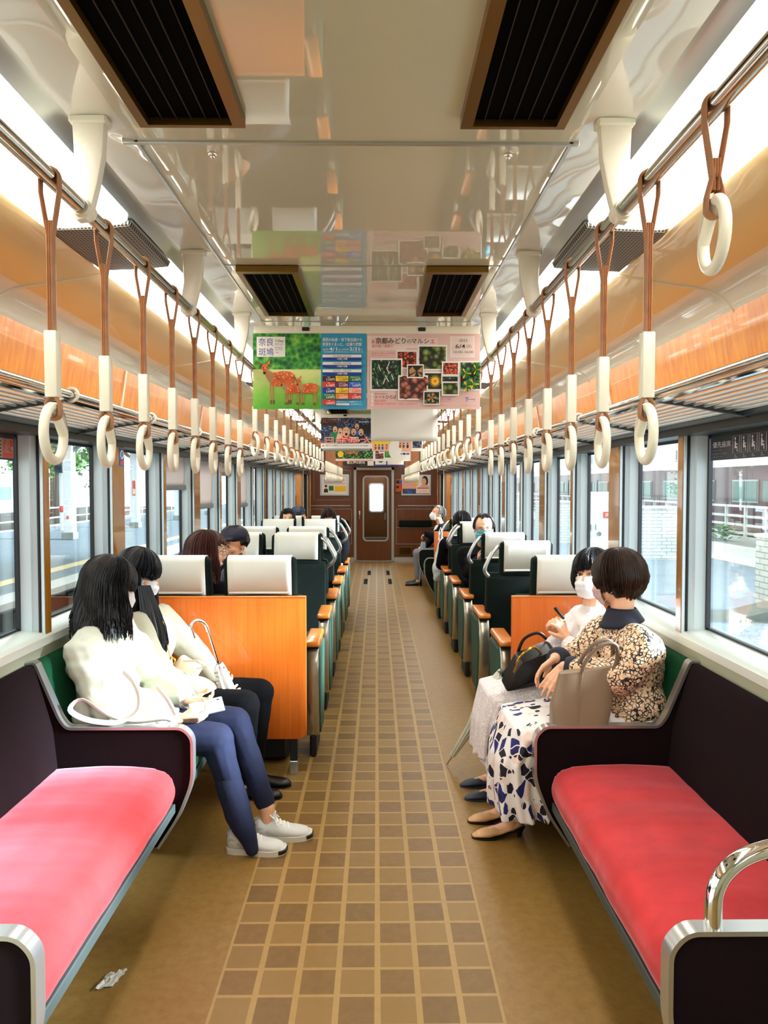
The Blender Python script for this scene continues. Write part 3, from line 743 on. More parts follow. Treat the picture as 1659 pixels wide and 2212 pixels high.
T('奈良を巡るならこの乗車券がおトク!', .735, .085, .022, 3, .22); R_(.735, .048, .85, .072, 3); T('詳しくはホームページへ', .742, .053, .017, 8, .1); T('発売場所など', .862, .055, .017, 3, .1)
tag(b.build('hanging_poster', mt, None, 0), 'hanging poster with three deer on grass and a blue price panel', 'poster', 'hanging paper posters')
# pink market poster
mt = [m_ppink, m_pink2, m_pw, m_pblk, m_pred, m_f1, m_f2, m_f3, m_f4, m_f5, m_pyel, m_pbl2, m_porg, m_pgrn, m_ptan]
b, R_, Pg, El, T, Ln = board(.006, .552, Y0, 1.965, 2.328, mt)
def photo(u0, v0, u1, v1, m, t=.012):
    R_(u0 - t, v0 - t * 1.8, u1 + t, v1 + t * 1.8, 2); R_(u0, v0, u1, v1, m)
R_(.0, .78, .345, .97, 1); R_(.345, .81, .62, .94, 1); R_(.735, .69, .95, .965, 2); R_(.745, .70, .945, .955, 1)
photo(.268, .555, .435, .76, 5); photo(.825, .27, .998, .62, 9); photo(.46, .535, .695, .83, 6)
for k in range(14):
    a = random.uniform(.48, .68), random.uniform(.56, .78); El(a[0], a[1], .028, .042, 6, 14)
photo(.04, .265, .30, .65, 7)
for k in range(22):
    u, v = random.uniform(.06, .28), random.uniform(.30, .55); Ln([(u, v), (u + random.uniform(-.03, .03), v + .08)], .004, 13 if k % 3 else 2)
photo(.51, .265, .655, .475, 3)
for k in range(18):
    a = 2 * pi * k / 18; Pg([(.60 + .008 * cos(a + 1.5), .37 + .012 * sin(a + 1.5)), (.60 + .06 * cos(a), .37 + .095 * sin(a)), (.60 + .008 * cos(a - 1.5), .37 + .012 * sin(a - 1.5))], 10)
El(.60, .37, .016, .024, 12)
photo(.665, .36, .80, .43, 7); photo(.285, .14, .525, .425, 8)
for u, v in ((.33, .37), (.43, .31), (.34, .2), (.48, .19), (.50, .36)): El(u, v, .045, .07, 8, 18); El(u, v + .04, .008, .012, 4, 8)
photo(.36, .425, .49, .575, 3, .009)
for pts in (((.375, .46), (.43, .50), (.40, .56), (.37, .52)), ((.44, .50), (.485, .56), (.485, .48)), ((.37, .43), (.43, .49), (.42, .43)), ((.445, .49), (.485, .44), (.46, .428))): Pg(list(pts), 14)
photo(.505, .07, .635, .225, 7, .008); photo(.67, .46, .80, .61, 5, .011); photo(.67, .195, .80, .345, 6, .011)
for k in range(5): Pg([(.57, .15)] + [(.57 + .045 * cos(a), .15 + .065 * sin(a)) for a in (1.26 * k - .3, 1.26 * k, 1.26 * k + .3)], 14)
for (u, v) in ((.87, .47), (.94, .33), (.965, .52), (.88, .30)):
    for k in range(9): a = 2 * pi * k / 9; Pg([(u, v), (u + .04 * cos(a - .2), v + .06 * sin(a - .2)), (u + .05 * cos(a), v + .08 * sin(a)), (u + .04 * cos(a + .2), v + .06 * sin(a + .2))], 13 if (k % 3) else 10)
T('#', .04, .865, .075, 4, .024, .01); T('京都みどり', .072, .865, .085, 3, .265, .012); T('の', .345, .868, .065, 3, .04); T('マルシ', .385, .865, .08, 3, .155, .008); T('ェ', .545, .868, .08, 4, .045, .01)
T('番外編・高架下', .04, .81, .045, 4, .19); T('#植物のある暮らし #多肉植物', .04, .725, .02, 4, .2); T('#ブランコのマルシェ', .04, .695, .02, 4, .14)
T('2023', .845, .885, .05, 3, .07, 0, 'CENTER'); T('6/4', .775, .80, .075, 3, .085, .006); T('(日)', .872, .81, .045, 3, .045); T('10:00-16:00', .845, .735, .045, 3, .175, 0, 'CENTER')
T('阪急洛西口', .065, .19, .024, 3, .11); T('トートひろば', .065, .135, .055, 3, .18, .012); T('阪急京都線', .065, .095, .03, 4, .1); T('洛西口駅から徒歩約9分、桂駅から徒歩約12分', .065, .055, .032, 4, .375)
R_(.038, .125, .052, .205, 2); R_(.038, .04, .052, .115, 2); T('会場', .039, .15, .02, 4, .012); T('最寄', .039, .07, .02, 4, .012)
T('主催:ベランダ協議会', .65, .12, .018, 3, .09); T('協力:高架下まちづくり', .65, .095, .018, 4, .11); T('T', .865, .10, .075, 11, .03, .02); T('T', .935, .10, .045, 11, .02, .01); R_(.885, .125, .94, .13, 3); T('※詳細はホームページをご覧ください', .61, .04, .014, 4, .36)
tag(b.build('hanging_poster', mt, None, 0), 'pink hanging poster with a collage of framed plant photos', 'poster', 'hanging paper posters')
# blank sheet
b = MB(); b.grid(lambda u, v: (.004 + u * .566, 6.29 - .004 * sin(u * 5 + v * 3), 1.967 + v * .362), 12, 8); o = b.build('hanging_poster', m_pw)
md = o.modifiers.new('s', 'SOLIDIFY'); md.thickness = .001
tag(o, 'blank white hanging poster sheet behind the pink market poster', 'poster', 'hanging paper posters')
# big red lettering poster (five shouting men)
mt = [m_f6, m_pw, m_pred, m_pblk, m_skinp, m_pgrn, m_pbl2, m_plp, m_pbrn]
b, R_, Pg, El, T, Ln = board(-.555, .0, 8.10, 1.965, 2.325, mt)
R_(0, .08, 1, .235, 1); R_(0, 0, 1, .08, 3); R_(0, .76, .3, 1, 3); R_(.72, .55, 1, .8, 3)
for (u, v, k, top) in ((.28, .66, .75, 5), (.38, .6, .8, 7), (.71, .75, .7, 6), (.645, .58, .85, 3), (.79, .57, .85, 3), (.5, .58, 1.25, 2)):
    Pg([(u - .11 * k, .3), (u + .11 * k, .3), (u + .07 * k, v - .09 * k), (u - .07 * k, v - .09 * k)], top)
    if k < 1.2: El(u, v + .05 * k, .066 * k, .125 * k, 8)
    El(u, v, .058 * k, .125 * k, 4); El(u, v - .055 * k, .022 * k, .035 * k, 3, 10)
    for q in (-1, 1): R_(u + q * .022 * k - .012 * k, v + .03 * k, u + q * .022 * k + .012 * k, v + .04 * k, 3)
T('日本最大', .04, .245, .22, 1, .945, .035); T('日本最大', .04, .25, .20, 2, .92, .006)
T('六甲山アスレチッククーポン!', .03, .86, .07, 2, .5, .02); T('グリーニアを満喫できる', .04, .935, .035, 1, .36); T('自然体感展望台\n', .74, .87, .045, 1, .2, .01); T('東ゾーン【神戸】アスレチックとグランピングの大冒険', .1, .15, .045, 3, .82); T('■', .03, .14, .06, 2)
R_(.0, .235, .33, .255, 7)
for k in range(3): R_(.03, .012 + k * .024, .97, .02 + k * .024, 1)
tag(b.build('hanging_poster', mt, None, 0), 'hanging poster of shouting men above huge red characters', 'poster', 'hanging paper posters')
# children poster right of it
mt = [m_pw, m_plp, m_pyel, m_pred, m_pblk, m_pgrn, m_pbl2, m_porg, m_f6, m_skinp]
b, R_, Pg, El, T, Ln = board(.008, .555, 8.10, 1.965, 2.325, mt)
R_(0, 0, .78, 1, 1); El(.12, .28, .15, .12, 2); El(.33, .3, .1, .1, 2); El(.45, .05, .13, .3, 0)
for k, u in enumerate((.06, .13, .2, .28, .55, .62, .70)):
    c = (3, 5, 6, 7, 3, 5, 4)[k]; v = .10 + .05 * (k > 3); El(u, v, .022, .06, c); El(u, v + .07, .016, .028, 9); El(u, v + .085, .016, .02, 4)
R_(.80, .1, .98, .3, 8); T('親子で遊ぼう', .8, .33, .05, 4, .18)
tag(b.build('hanging_poster', mt, None, 0), 'hanging poster with cartoon-like children on pink, below the blank sheet', 'poster', 'hanging paper posters')
mt = [m_pw, m_f5, m_f4, m_pyel, m_pgrn, m_pblk, m_pred, m_plp, m_porg]
b, R_, Pg, El, T, Ln = board(-.585, -.003, 11.5, 1.965, 2.325, mt)
R_(.1, .45, .7, .95, 2); R_(0, .1, 1, .45, 1); El(.14, .3, .08, .14, 3); T('初夏の京都', .3, .3, .14, 8, .3, .02); R_(0, 0, 1, .06, 7); T('秀逸', .25, .22, .1, 5, .3)
tag(b.build('hanging_poster', mt, None, 0), 'hanging poster of food and green leaves, third row on the left', 'poster', 'hanging paper posters')
b, R_, Pg, El, T, Ln = board(.005, .585, 11.5, 1.965, 2.325, [m_pw, m_f5, m_f4, m_pfol, m_pblk, m_pyel, m_pbl2])
for u0, u1, v0, v1, m in ((.05, .15, .35, .8, 2), (.17, .27, .4, .85, 1), (.05, .27, .1, .33, 2), (.3, .5, .15, .9, 3), (.52, .62, .15, .85, 2)): R_(u0, v0, u1, v1, m)
for k in range(6): u = .68 + (k % 3) * .1; v = .7 - (k // 3) * .3; R_(u, v, u + .08, v + .06, 5); R_(u, v - .12, u + .08, v - .05, 6 if k % 2 else 4)
tag(b.build('hanging_poster', [m_pw, m_f5, m_f4, m_pfol, m_pblk, m_pyel, m_pbl2], None, 0), 'white hanging poster with small garden photos, third row on the right', 'poster', 'hanging paper posters')
b, R_, Pg, El, T, Ln = board(-.585, -.003, 14.2, 1.965, 2.325, [m_pblk, m_f5, m_pw, m_pyel]); R_(0, .3, 1, 1, 1); R_(.8, 0, 1, 1, 2); T('花と緑の観光', .12, .1, .16, 2, .6, .02)
tag(b.build('hanging_poster', [m_pblk, m_f5, m_pw, m_pyel], None, 0), 'black edged hanging poster on the left, nearest the end wall', 'poster', 'hanging paper posters')
b, R_, Pg, El, T, Ln = board(.005, .585, 14.2, 1.965, 2.325, [m_pnavy, m_pw, m_f5, m_pyel]); R_(.04, .05, .4, .9, 1); El(.22, .45, .13, .3, 2); T('夏のおでかけ', .45, .5, .18, 1, .5, .02); R_(.44, .05, .98, .25, 1)
tag(b.build('hanging_poster', [m_pnavy, m_pw, m_f5, m_pyel], None, 0), 'navy hanging poster on the right, nearest the end wall', 'poster', 'hanging paper posters')
# framed posters and box on the far wall
mt = [m_pw, m_pgrn, m_pblk, m_skinp, m_pyel, m_plp, m_pbl2, m_pred]
b, R_, Pg, El, T, Ln = board(-1.09, -.54, YF - .02, 1.40, 1.785, mt)
R_(.06, .12, .94, .9, 0); R_(.28, .2, .46, .46, 1); Pg([(.09, .1), (.26, .1), (.24, .3), (.11, .3)], 2); El(.175, .4, .045, .09, 3); El(.175, .45, .05, .06, 2); R_(.5, .15, .92, .45, 4); T('駅の仕事', .1, .7, .13, 6, .5); T('三条', .62, .72, .12, 7, .25); R_(.1, .55, .9, .6, 5); R_(.1, .63, .7, .66, 6)
t = b.build('framed_poster', mt, None, 0); tag(t, 'framed white poster on the end wall, left of the door', 'poster')
b = MB(); ring_plate(b, sq(-1.115, -.515, 1.375, 1.81, 1), sq(-1.08, -.55, 1.405, 1.78, 1), YF - .035, YF); b.build('poster_frame', m_alu, t)
mt = [m_pw, m_plp, m_pblk, m_skinp, m_pyel, m_pred, m_f6, m_pbl2]
b, R_, Pg, El, T, Ln = board(.585, 1.16, YF - .02, 1.40, 1.79, mt)
R_(0, .3, .5, 1, 1); R_(0, 0, .5, .3, 6); R_(.45, .45, .56, 1, 4); El(.82, .7, .12, .28, 2); El(.78, .68, .09, .18, 3); Pg([(.62, .38), (.98, .38), (.9, .52), (.72, .52)], 3); R_(.54, .3, .96, .36, 5); T('ふんわり 春の味わい', .58, .14, .08, 5, .34); R_(.5, 0, 1, .06, 5); El(.28, .12, .1, .08, 7)
t = b.build('framed_poster', mt, None, 0); tag(t, 'framed poster of a dark-haired woman on the end wall, right of the door', 'poster')
b = MB(); ring_plate(b, sq(.57, 1.18, 1.38, 1.805, 1), sq(.595, 1.15, 1.41, 1.78, 1), YF - .03, YF); b.build('poster_frame', m_alu, t)
b = MB(); b.rbox(.445, .585, YF - .05, YF, 1.45, 1.71, .008, m=0); b.box(.46, .525, YF - .053, YF - .05, 1.62, 1.69, 1); b.box(.46, .515, YF - .053, YF - .05, 1.525, 1.58, 1); b.box(.53, .575, YF - .053, YF - .05, 1.62, 1.69, 2); b.box(.53, .575, YF - .053, YF - .05, 1.53, 1.61, 3)
tag(b.build('alarm_panel', [P('alarm_orange', '#c8641c'), m_pblk, m_pbl2, m_pred]), 'orange emergency panel beside the far door', 'emergency panel')
# ================================================================ seats
def fillet(poly, r, n=5, closed=False):
    o = []; N = len(poly)
    for i, p in enumerate(poly):
        if not closed and i in (0, N - 1): o.append(p); continue
        a, c = V(poly[i - 1]), V(poly[(i + 1) % N]); q = V(p); d1, d2 = (a - q), (c - q); rr_ = min(r, d1.length * .45, d2.length * .45)
        p1, p2 = q + d1.normalized() * rr_, q + d2.normalized() * rr_
        for k in range(n + 1):
            t = k / n; o.append(tuple(p1 * (1 - t) ** 2 + q * 2 * t * (1 - t) + p2 * t * t))
    return o
def strip(mb, path, y0, y1, t, m=0):
    """flat band following an x,z path, width y0..y1, thickness t to the left of travel"""
    n = len(path); o = len(mb.v)
    for i, p in enumerate(path):
        a, c = path[max(0, i - 1)], path[min(n - 1, i + 1)]; d = V((c[0] - a[0], c[1] - a[1])).normalized(); nx, nz = -d.y * t, d.x * t
        mb.v += [(p[0], y0, p[1]), (p[0], y1, p[1]), (p[0] + nx, y1, p[1] + nz), (p[0] + nx, y0, p[1] + nz)]
    for i in range(n - 1):
        for k in range(4): mb.f.append((o + i*4 + k, o + i*4 + (k+1) % 4, o + (i+1)*4 + (k+1) % 4, o + (i+1)*4 + k)); mb.mi.append(m)
    for i in (0, n - 1): mb.f.append(tuple(o + i * 4 + k for k in range(4))); mb.mi.append(m)

def divider(s, y, face, label):
    t = thing('bench_divider', (s * 1.0, y, 0), label, 'seat divider')
    top = fillet([(1.352, .875), (1.325, .88), (1.232, .655), (1.20, .613), (.735, .613), (.70, .575), (.70, .40), (.755, .26), (.84, .13)], .05, 5)
    b = MB(); b.prism([(s * x, z) for x, z in top + [(1.352, .13)]], 1, y + .006, y + .04); b.build('padded_face', face, t)
    b = MB(); strip(b, [(s * x, z) for x, z in top], y, y + .046, (.011 if s > 0 else -.011) * -1); b.build('metal_rim', m_satin, t)
    return t
def bench(s, y0, y1, seat, back, label):
    t = thing('bench', (s * 1.05, (y0 + y1) / 2, 0), label, 'bench')
    prof = [(1.30, .31), (1.30, .452), (1.20, .468), (1.05, .476), (.92, .474), (.83, .464), (.785, .447), (.76, .415), (.752, .37), (.762, .315)]
    b = MB(); b.prism([(s * x, z) for x, z in fillet(prof, .02, 3, True)], 1, y0 + .002, y1 - .002, .016, 3)
    me = b.mesh('cushion', seat, 50)
    me = evaluated(me, [('REMESH', dict(mode='VOXEL', voxel_size=.014)), ('SMOOTH', dict(factor=.5, iterations=3))])
    displace(me, lambda p: .0045 * noise.noise(V((p.x * 3, p.y * 7, p.z * 3))) + .0009 * noise.noise(V((p.x * 4, p.y * 24, p.z * 12))))
    me.polygons.foreach_set('use_smooth', [True] * len(me.polygons)); link('cushion', me, t)
    b = MB(); b.prism([(s * x, z) for x, z in fillet([(1.225, .42), (1.245, .62), (1.318, .875), (1.35, .885), (1.355, .42)], .03, 4, True)], 1, y0 + .002, y1 - .002, .008, 2); b.build('backrest', back, t)
    b = MB(); b.rbox(min(s*.762, s*.785), max(s*.762, s*.785), y0, y1, .275, .312, .003, 1); b.build('front_strip', m_floorstrip, t)
    b = MB(); b.box(s * .78, s * 1.35, y0, y1, .28, .31); b.box(s * 1.02, s * 1.35, y0, y1, .01, .28); b.build('heater_box', m_dark, t)
    for yy in (y0 + .25, y1 - .25):
        b = MB(); b.prism([(s * .79, .28), (s * 1.02, .28), (s * 1.02, .06)], 1, yy - .008, yy + .008); b.build('bracket', m_dark, t)
    return t
divider(-1, 1.575, m_velmar, 'maroon bench divider with a steel rim at the near end of the left red bench')
divider(1, 1.575, m_velmar, 'maroon bench divider under the chrome grab bar, near end of the right red bench')
divider(-1, 2.955, m_velmar, 'maroon bench divider beside the woman in the white coat')
divider(1, 2.955, m_velmar, 'dark bench divider beside the woman in the leaf print skirt')
bench(-1, 1.622, 2.955, m_velred, m_velmar, 'empty crimson velvet bench along the left windows')
bench(1, 1.622, 2.955, m_velred, m_velmar, 'empty crimson velvet bench along the right windows')
bench(-1, 3.0, 4.02, m_velgrn, m_velgrn, 'green velvet bench under the two women on the left')
bench(1, 3.0, 4.02, m_velgrn, m_velgrn, 'green velvet bench under the two women on the right')
b = MB(); b.tube(smooth_path([(.795, 1.598, .621), (.795, 1.598, .66), (.80, 1.60, .70), (.815, 1.602, .732), (.84, 1.605, .757), (.875, 1.61, .775), (.93, 1.615, .79), (1.0, 1.62, .80), (1.08, 1.63, .80), (1.15, 1.64, .785), (1.2, 1.65, .74), (1.225, 1.65, .68)], 4), .0195, 18)
tag(b.build('grab_bar', m_chrome), 'curved chrome grab bar on top of the near right bench divider', 'grab bar')

def seat(s, heads, x0, x1, yb, f, ya, label, handle=True):
    HW = .20 if s < 0 else .185
    """s side, heads = headrest centres, x0..x1 span, yb = back position, f = +1 faces away from the camera, ya = near end of armrest"""
    t = thing('train_seat', ((x0 + x1) / 2, yb + f * .3, 0), label, 'seat', 'dark green reversible train seats')
    Y = lambda a: yb + f * a
    b = MB(); b.prism([(Y(a), z) for a, z in ((.065, .36), (.0, .93), (.005, .965), (.02, .98), (.085, .98), (.10, .965), (.105, .93), (.19, .42), (.19, .36))], 0, x0, x1, .022, 2); b.build('backrest', m_seatdk, t)
    b = MB(); b.prism([(Y(a), z) for a, z in fillet([(.08, .29), (.08, .43), (.30, .455), (.50, .465), (.565, .44), (.57, .36), (.55, .29)], .03, 3, True)], 0, x0 + .01, x1 - .01, .02, 2); b.build('seat_cushion', m_seatdk, t)
    b = MB(); b.rbox(x0 + .04, x1 - .1, min(Y(.1), Y(.5)), max(Y(.1), Y(.5)), .02, .3, .02, 1); b.build('pedestal', m_seatbk, t)
    for hc in heads:
        b = MB(); b.prism([(Y(a), z) for a, z in fillet([(.0, .95), (-.028, 1.195), (.052, 1.20), (.105, .95)], .03, 4, True)], 0, hc - HW, hc + HW, .022, 3); h = b.build('headrest', m_seatdk, t)
        w_ = HW - .024
        outer = fillet([(-.014, .99), (-.038, 1.203), (.058, 1.210), (.10, 1.0)], .035, 5)
        inner = fillet([(-.006, .99), (-.030, 1.195), (.052, 1.202), (.092, 1.0)], .034, 5)
        b = MB(); n = len(outer); K = 10
        def pt(u, k, o_=True):
            a, z = (outer if o_ else inner)[k]; x = hc + (u - .5) * 2 * w_
            wr = .0016 * sin(u * 7 + k * .6 + hc * 9) if 0 < k < n - 1 else 0
            return (x, Y(a) + (-f if k < n / 2 else f) * wr * .6, z + (.004 * sin(u * 3.1) if k in (0, n - 1) else 0))
        b.grid(lambda u, v: pt(u, int(round(v * (n - 1)))), K, n - 1)
        o_ = b.build('headrest_cover', m_cover, t); md = o_.modifiers.new('s', 'SOLIDIFY'); md.thickness = .003; md.offset = -1
        b = MB(); b.rbox(hc - w_ + .006, hc + w_ - .006, min(Y(-.0165), Y(-.0140)), max(Y(-.0165), Y(-.0140)), .998, 1.008, .001, 1); b.build('hem', m_hem, o_)
    # aisle armrest
    xa = -.322 if s < 0 else .808
    pk = [(ya + a, z) for a, z in ((.05, .655), (.015, .60), (.0, .50), (.0, .38), (.025, .22), (.06, .125), (.30, .125), (.36, .3), (.38, .655))]
    b = MB(); b.prism(pk, 0, xa - .038, xa + .038, .008, 2); arm = b.build('armrest', m_armmet, t)
    pk2 = [(ya + a, z) for a, z in ((.062, .64), (.032, .59), (.018, .50), (.018, .38), (.042, .23), (.072, .14), (.29, .14), (.35, .3), (.37, .64))]
    xx = sorted((xa - s * .034, xa - s * .047)); b = MB(); b.prism(pk2, 0, xx[0], xx[1], .004, 1); b.build('side_panel', m_armgrn, arm)
    b = MB(); b.prism([(ya + a, z) for a, z in fillet([(-.01, .662), (-.005, .695), (.36, .705), (.37, .665)], .014, 3, True)], 0, xa - .045, xa + .045, .012, 3); b.build('arm_pad', m_armw, arm)
    b = MB(); b.prism([(ya + a, z) for a, z in ((.01, .648), (.0, .664), (.37, .666), (.36, .648))], 0, xa - .037, xa + .037, .004, 1); b.build('pad_base', m_black, arm)
    b = MB(); b.rbox(xa - .02, xa + .02, ya + .05, ya + .33, 0, .13, .01, 1); b.build('arm_foot', m_seatbk, arm)
    if handle:
        hx = heads[-1] + .19 if s < 0 else heads[0] - .175; q = 1 if s < 0 else -1; yy = Y(.03)
        pts = [(hx - q * .012, yy, 1.165), (hx + q * .02, yy - .01, 1.162), (hx + q * .05, yy - .02, 1.14), (hx + q * .085, yy - .03, 1.085), (hx + q * .112, yy - .035, 1.03), (hx + q * .115, yy - .03, .995), (hx + q * .095, yy - .02, .965), (hx + q * .05, yy, .935), (hx + q * .03, yy + .01, .93)]
        b = MB(); b.tube(smooth_path(pts, 3), .0112, 12, flat=1.25, up=(0, 1, 0)); b.build('grab_handle', m_satin, t)
    return t
LH, RH = (-1.07, -.595), (1.10,)
LX, RX = (-1.33, -.355), (.825, 1.33)
AY = [4.25 + .9 * k for k in range(6)]
L_ROWS = [(4.10, 1, 'just behind the orange wood panel'), (6.02, -1, 'second row, turned toward the camera behind the capped man'), (6.12, 1, 'in the third row, back to back with the second'), (6.98, 1, 'in the fourth row'), (8.52, -1, 'in the fifth row, facing the camera'), (9.42, -1, 'in the last row, where the brown haired woman sits')]
for i, (yb, f, l) in enumerate(L_ROWS): seat(-1, LH, *LX, yb, f, AY[i], 'green double seat on the left, ' + l, i > 0)
R_ROWS = [(4.10, 1, 'behind the cut off wood panel and the bobbed woman'), (5.16, 1, 'second from the camera'), (6.06, 1, 'third from the camera, in front of the balding man'), (7.70, -1, 'where the balding man sits'), (7.86, 1, 'in front of the dark haired head'), (8.72, 1, 'last of the row')]
for i, (yb, f, l) in enumerate(R_ROWS): seat(1, RH, *RX, yb, f, AY[i], 'green single seat on the right, ' + l, i > 0)
# wooden partitions
def partition(x0, x1, y, aisle, label, leg=True):
    t = thing('partition_panel', ((x0 + x1) / 2, y, 0), label, 'partition')
    poly = [(x0, .20), (x1, .20), (x1, .985), (x0, .985)]
    R_ = .045; pts = []
    for i, (x, z) in enumerate(poly):
        if abs(x - aisle) < 1e-6 and z < .5:
            sg = 1 if aisle == x1 else -1
            arc = [(x - sg * R_ + sg * R_ * sin(a), z + R_ - R_ * cos(a)) for a in [radians(q) for q in range(0, 91, 15)]]
            pts += arc if sg > 0 else arc[::-1]
        else: pts.append((x, z))
    b = MB(); b.prism(pts, 1, y - .028, y, .004, 2); b.build('wood_board', m_panelw, t)
    b = MB(); b.rbox(x0, x1, y - .03, y + .002, .982, .99, .002, 1); sg = 1 if aisle == x1 else -1
    b.build('edge_trim', m_armw, t)
    lx = aisle - sg * .072
    b = MB(); b.rbox(lx - .02, lx + .02, y - .02, y + .03, .0, .21, .003, 1); b.build('leg', m_seatbk, t)
    b = MB(); b.rbox(lx - .021, lx + .021, y - .022, y + .031, .0, .075, .002, 1); b.build('foot', m_alu, t)
partition(-1.355, -.335, 4.06, -.335, 'wide orange wood partition behind the umbrella on the left')
partition(.793, 1.355, 4.06, .793, 'orange wood partition half hidden behind the women on the right')
partition(.80, 1.355, 9.62, .80, 'far wood partition seen edge on beside the old man')
partition(-1.355, -.34, 9.72, -.34, 'wood partition behind the last left seats')
# far benches
bench(1, 9.9, 11.19, m_velgrn, m_velgrn, 'short green bench at the far right before the grey haired man')
bench(1, 11.26, 13.2, m_velgrn, m_velgrn, 'green bench at the far right under the grey haired man')
bench(-1, 9.9, 13.2, m_velgrn, m_velgrn, 'long green bench at the far left beyond the seats')
divider(1, 9.85, m_seatdk, 'dark divider with a steel rim at the near end of the far right bench')
divider(1, 11.2, m_seatdk, 'dark divider with a steel rim halfway along the far right bench')
# ================================================================ people
def skin_mat(name, c): return M(name, c, .5, 0, .06, 20, sss=.0)
m_skin = skin_mat('skin', '#efb48e'); m_skin2 = skin_mat('skin_tanned', '#d89a70')
def hairm(name, c, rough=.32): 
    g = G(name); p = g.pos((1, 1, .12)); c_ = lin(c)
    g.set(col=g.ramp(g.noise(p, 90, 3), [(.3, tuple(x * .55 for x in c_[:3]) + (1,)), (.75, tuple(min(1, x * 1.6) for x in c_[:3]) + (1,))]), rough=rough, spec=.5); return g.m
m_hblack = hairm('black_hair', '#100d0e'); m_hblue = hairm('blue_black_hair', '#0c0d13', .28); m_hbrown = hairm('dark_brown_hair', '#2a1607', .36); m_hred = hairm('reddish_brown_hair', '#3c150c', .4); m_hgrey = hairm('grey_hair', '#6a655e', .5)
m_mask = M('white_mask', '#eeeef0', .8, 0, 0, 8, .2, 40); m_maskp = M('pink_mask', '#d3b0aa', .8); m_maskt = M('teal_mask', '#64b4bd', .8)
m_dkline = M('dark_lash', '#1a100c', .6); m_eyew = M('eye_white', '#f1ece6', .3); m_iris = M('dark_iris', '#1b0f0a', .15); m_lip = M('lips', '#c9695c', .45)
m_coat = M('white_coat', '#cfcfbb', .8, 0, .03, 6, .25, 30); m_knit = None
m_jeans = M('indigo_denim', '#0b1434', .85, 0, .22, 14, .25, 500); m_blackc = M('black_cloth', '#060507', .9, spec=.12); m_suit = M('black_suit', '#09090c', .85, spec=.15); m_whitecl = M('white_cloth', '#ece8e6', .75, 0, .03, 10); m_navyc = M('navy_cloth', '#0d1026', .7)
m_greytr = M('grey_trousers', '#75777c', .8, 0, .1, 30); m_shoew = M('white_sneaker', '#d6d6d0', .5, 0, .03, 20); m_sole = M('sneaker_sole', '#dcd8c8', .6); m_lace2 = M('shoe_laces', '#f6f6f2', .7); m_greyp2 = M('sneaker_panel', '#b9b9b2', .7); m_shoeb = M('black_shoe', '#0c0b0c', .35); m_beigesh = M('beige_shoe', '#cfa06e', .3); m_strapw = M('pale_ankle_strap', '#d6e0e0', .4); m_navyshoe = M('navy_pump', '#2c3242', .45)
g = G('knit_beige'); p = g.pos(); wv = g.n('TexWave', wave_type='BANDS', bands_direction='DIAGONAL'); g.l(p, wv.inputs[0]); wv.inputs['Scale'].default_value = 70; wv.inputs['Distortion'].default_value = 1.5
g.set(col='#968d74', rough=.95); g.bump(wv.outputs['Fac'], .35, .003); m_knit = g.m
g = G('floral_blouse'); p = g.pos(); nz = g.n('TexNoise'); g.l(p, nz.inputs[0]); nz.inputs['Scale'].default_value = 28; vm = g.n('VectorMath', operation='MULTIPLY_ADD'); g.l(nz.outputs['Color'], vm.inputs[0]); vm.inputs[1].default_value = (.018, .018, .018); g.l(p, vm.inputs[2])
e = g.vor(vm.outputs[0], 62, 'DISTANCE_TO_EDGE'); f = g.vor(vm.outputs[0], 62); c2 = g.vor(p, 80)
basec = g.mix(g.math('LESS_THAN', f, .30), '#f0c79a', '#f6ecd8'); basec = g.mix(g.math('LESS_THAN', c2, .16), basec, '#cf5a35')
g.set(col=g.mix(g.math('MULTIPLY', g.math('LESS_THAN', e, .10), g.math('GREATER_THAN', g.noise(p, 55, 2), .44)), basec, '#12121c'), rough=.6); m_floral = g.m
g = G('leaf_print_skirt'); p = g.pos((1, 1, .8)); nz = g.n('TexNoise'); g.l(p, nz.inputs[0]); nz.inputs['Scale'].default_value = 9; vm = g.n('VectorMath', operation='MULTIPLY_ADD'); g.l(nz.outputs['Color'], vm.inputs[0]); vm.inputs[1].default_value = (.05, .05, .05); g.l(p, vm.inputs[2])
cc = g.vor(vm.outputs[0], 25, 'F1', 'Color'); e = g.vor(vm.outputs[0], 25, 'DISTANCE_TO_EDGE'); q = g.n('SeparateColor'); g.l(cc, q.inputs[0])
col = g.ramp(q.outputs[0], [(.0, '#1d2470'), (.15, '#120b20'), (.33, '#f6efea'), (.74, '#f3d9c9'), (.86, '#f6efea')], 'CONSTANT')
sm = g.vor(p, 34, 'F1', 'Color'); q2 = g.n('SeparateColor'); g.l(sm, q2.inputs[0])
col = g.mix(g.math('MULTIPLY', g.math('GREATER_THAN', q2.outputs[1], .80), g.math('LESS_THAN', g.vor(p, 34), .45)), col, '#15102a')
g.set(col=g.mix(g.math('LESS_THAN', e, .045), col, '#f6efea'), rough=.6); m_leafskirt = g.m
g = G('white_lace'); p = g.pos(); e = g.vor(p, 90, 'DISTANCE_TO_EDGE'); g.set(col=g.mix(g.math('LESS_THAN', e, .10), '#e0d0cb', '#f4f0f0'), rough=.8); g.bump(e, .5, .004); m_lace = g.m
g = G('printed_umbrella'); p = g.pos(); e = g.vor(p, 30, 'DISTANCE_TO_EDGE'); g.set(col=g.mix(g.math('MULTIPLY', g.math('LESS_THAN', e, .035), g.math('GREATER_THAN', g.noise(p, 22, 2), .5)), '#e9e6df', '#33302e'), rough=.35); m_umbp = g.m
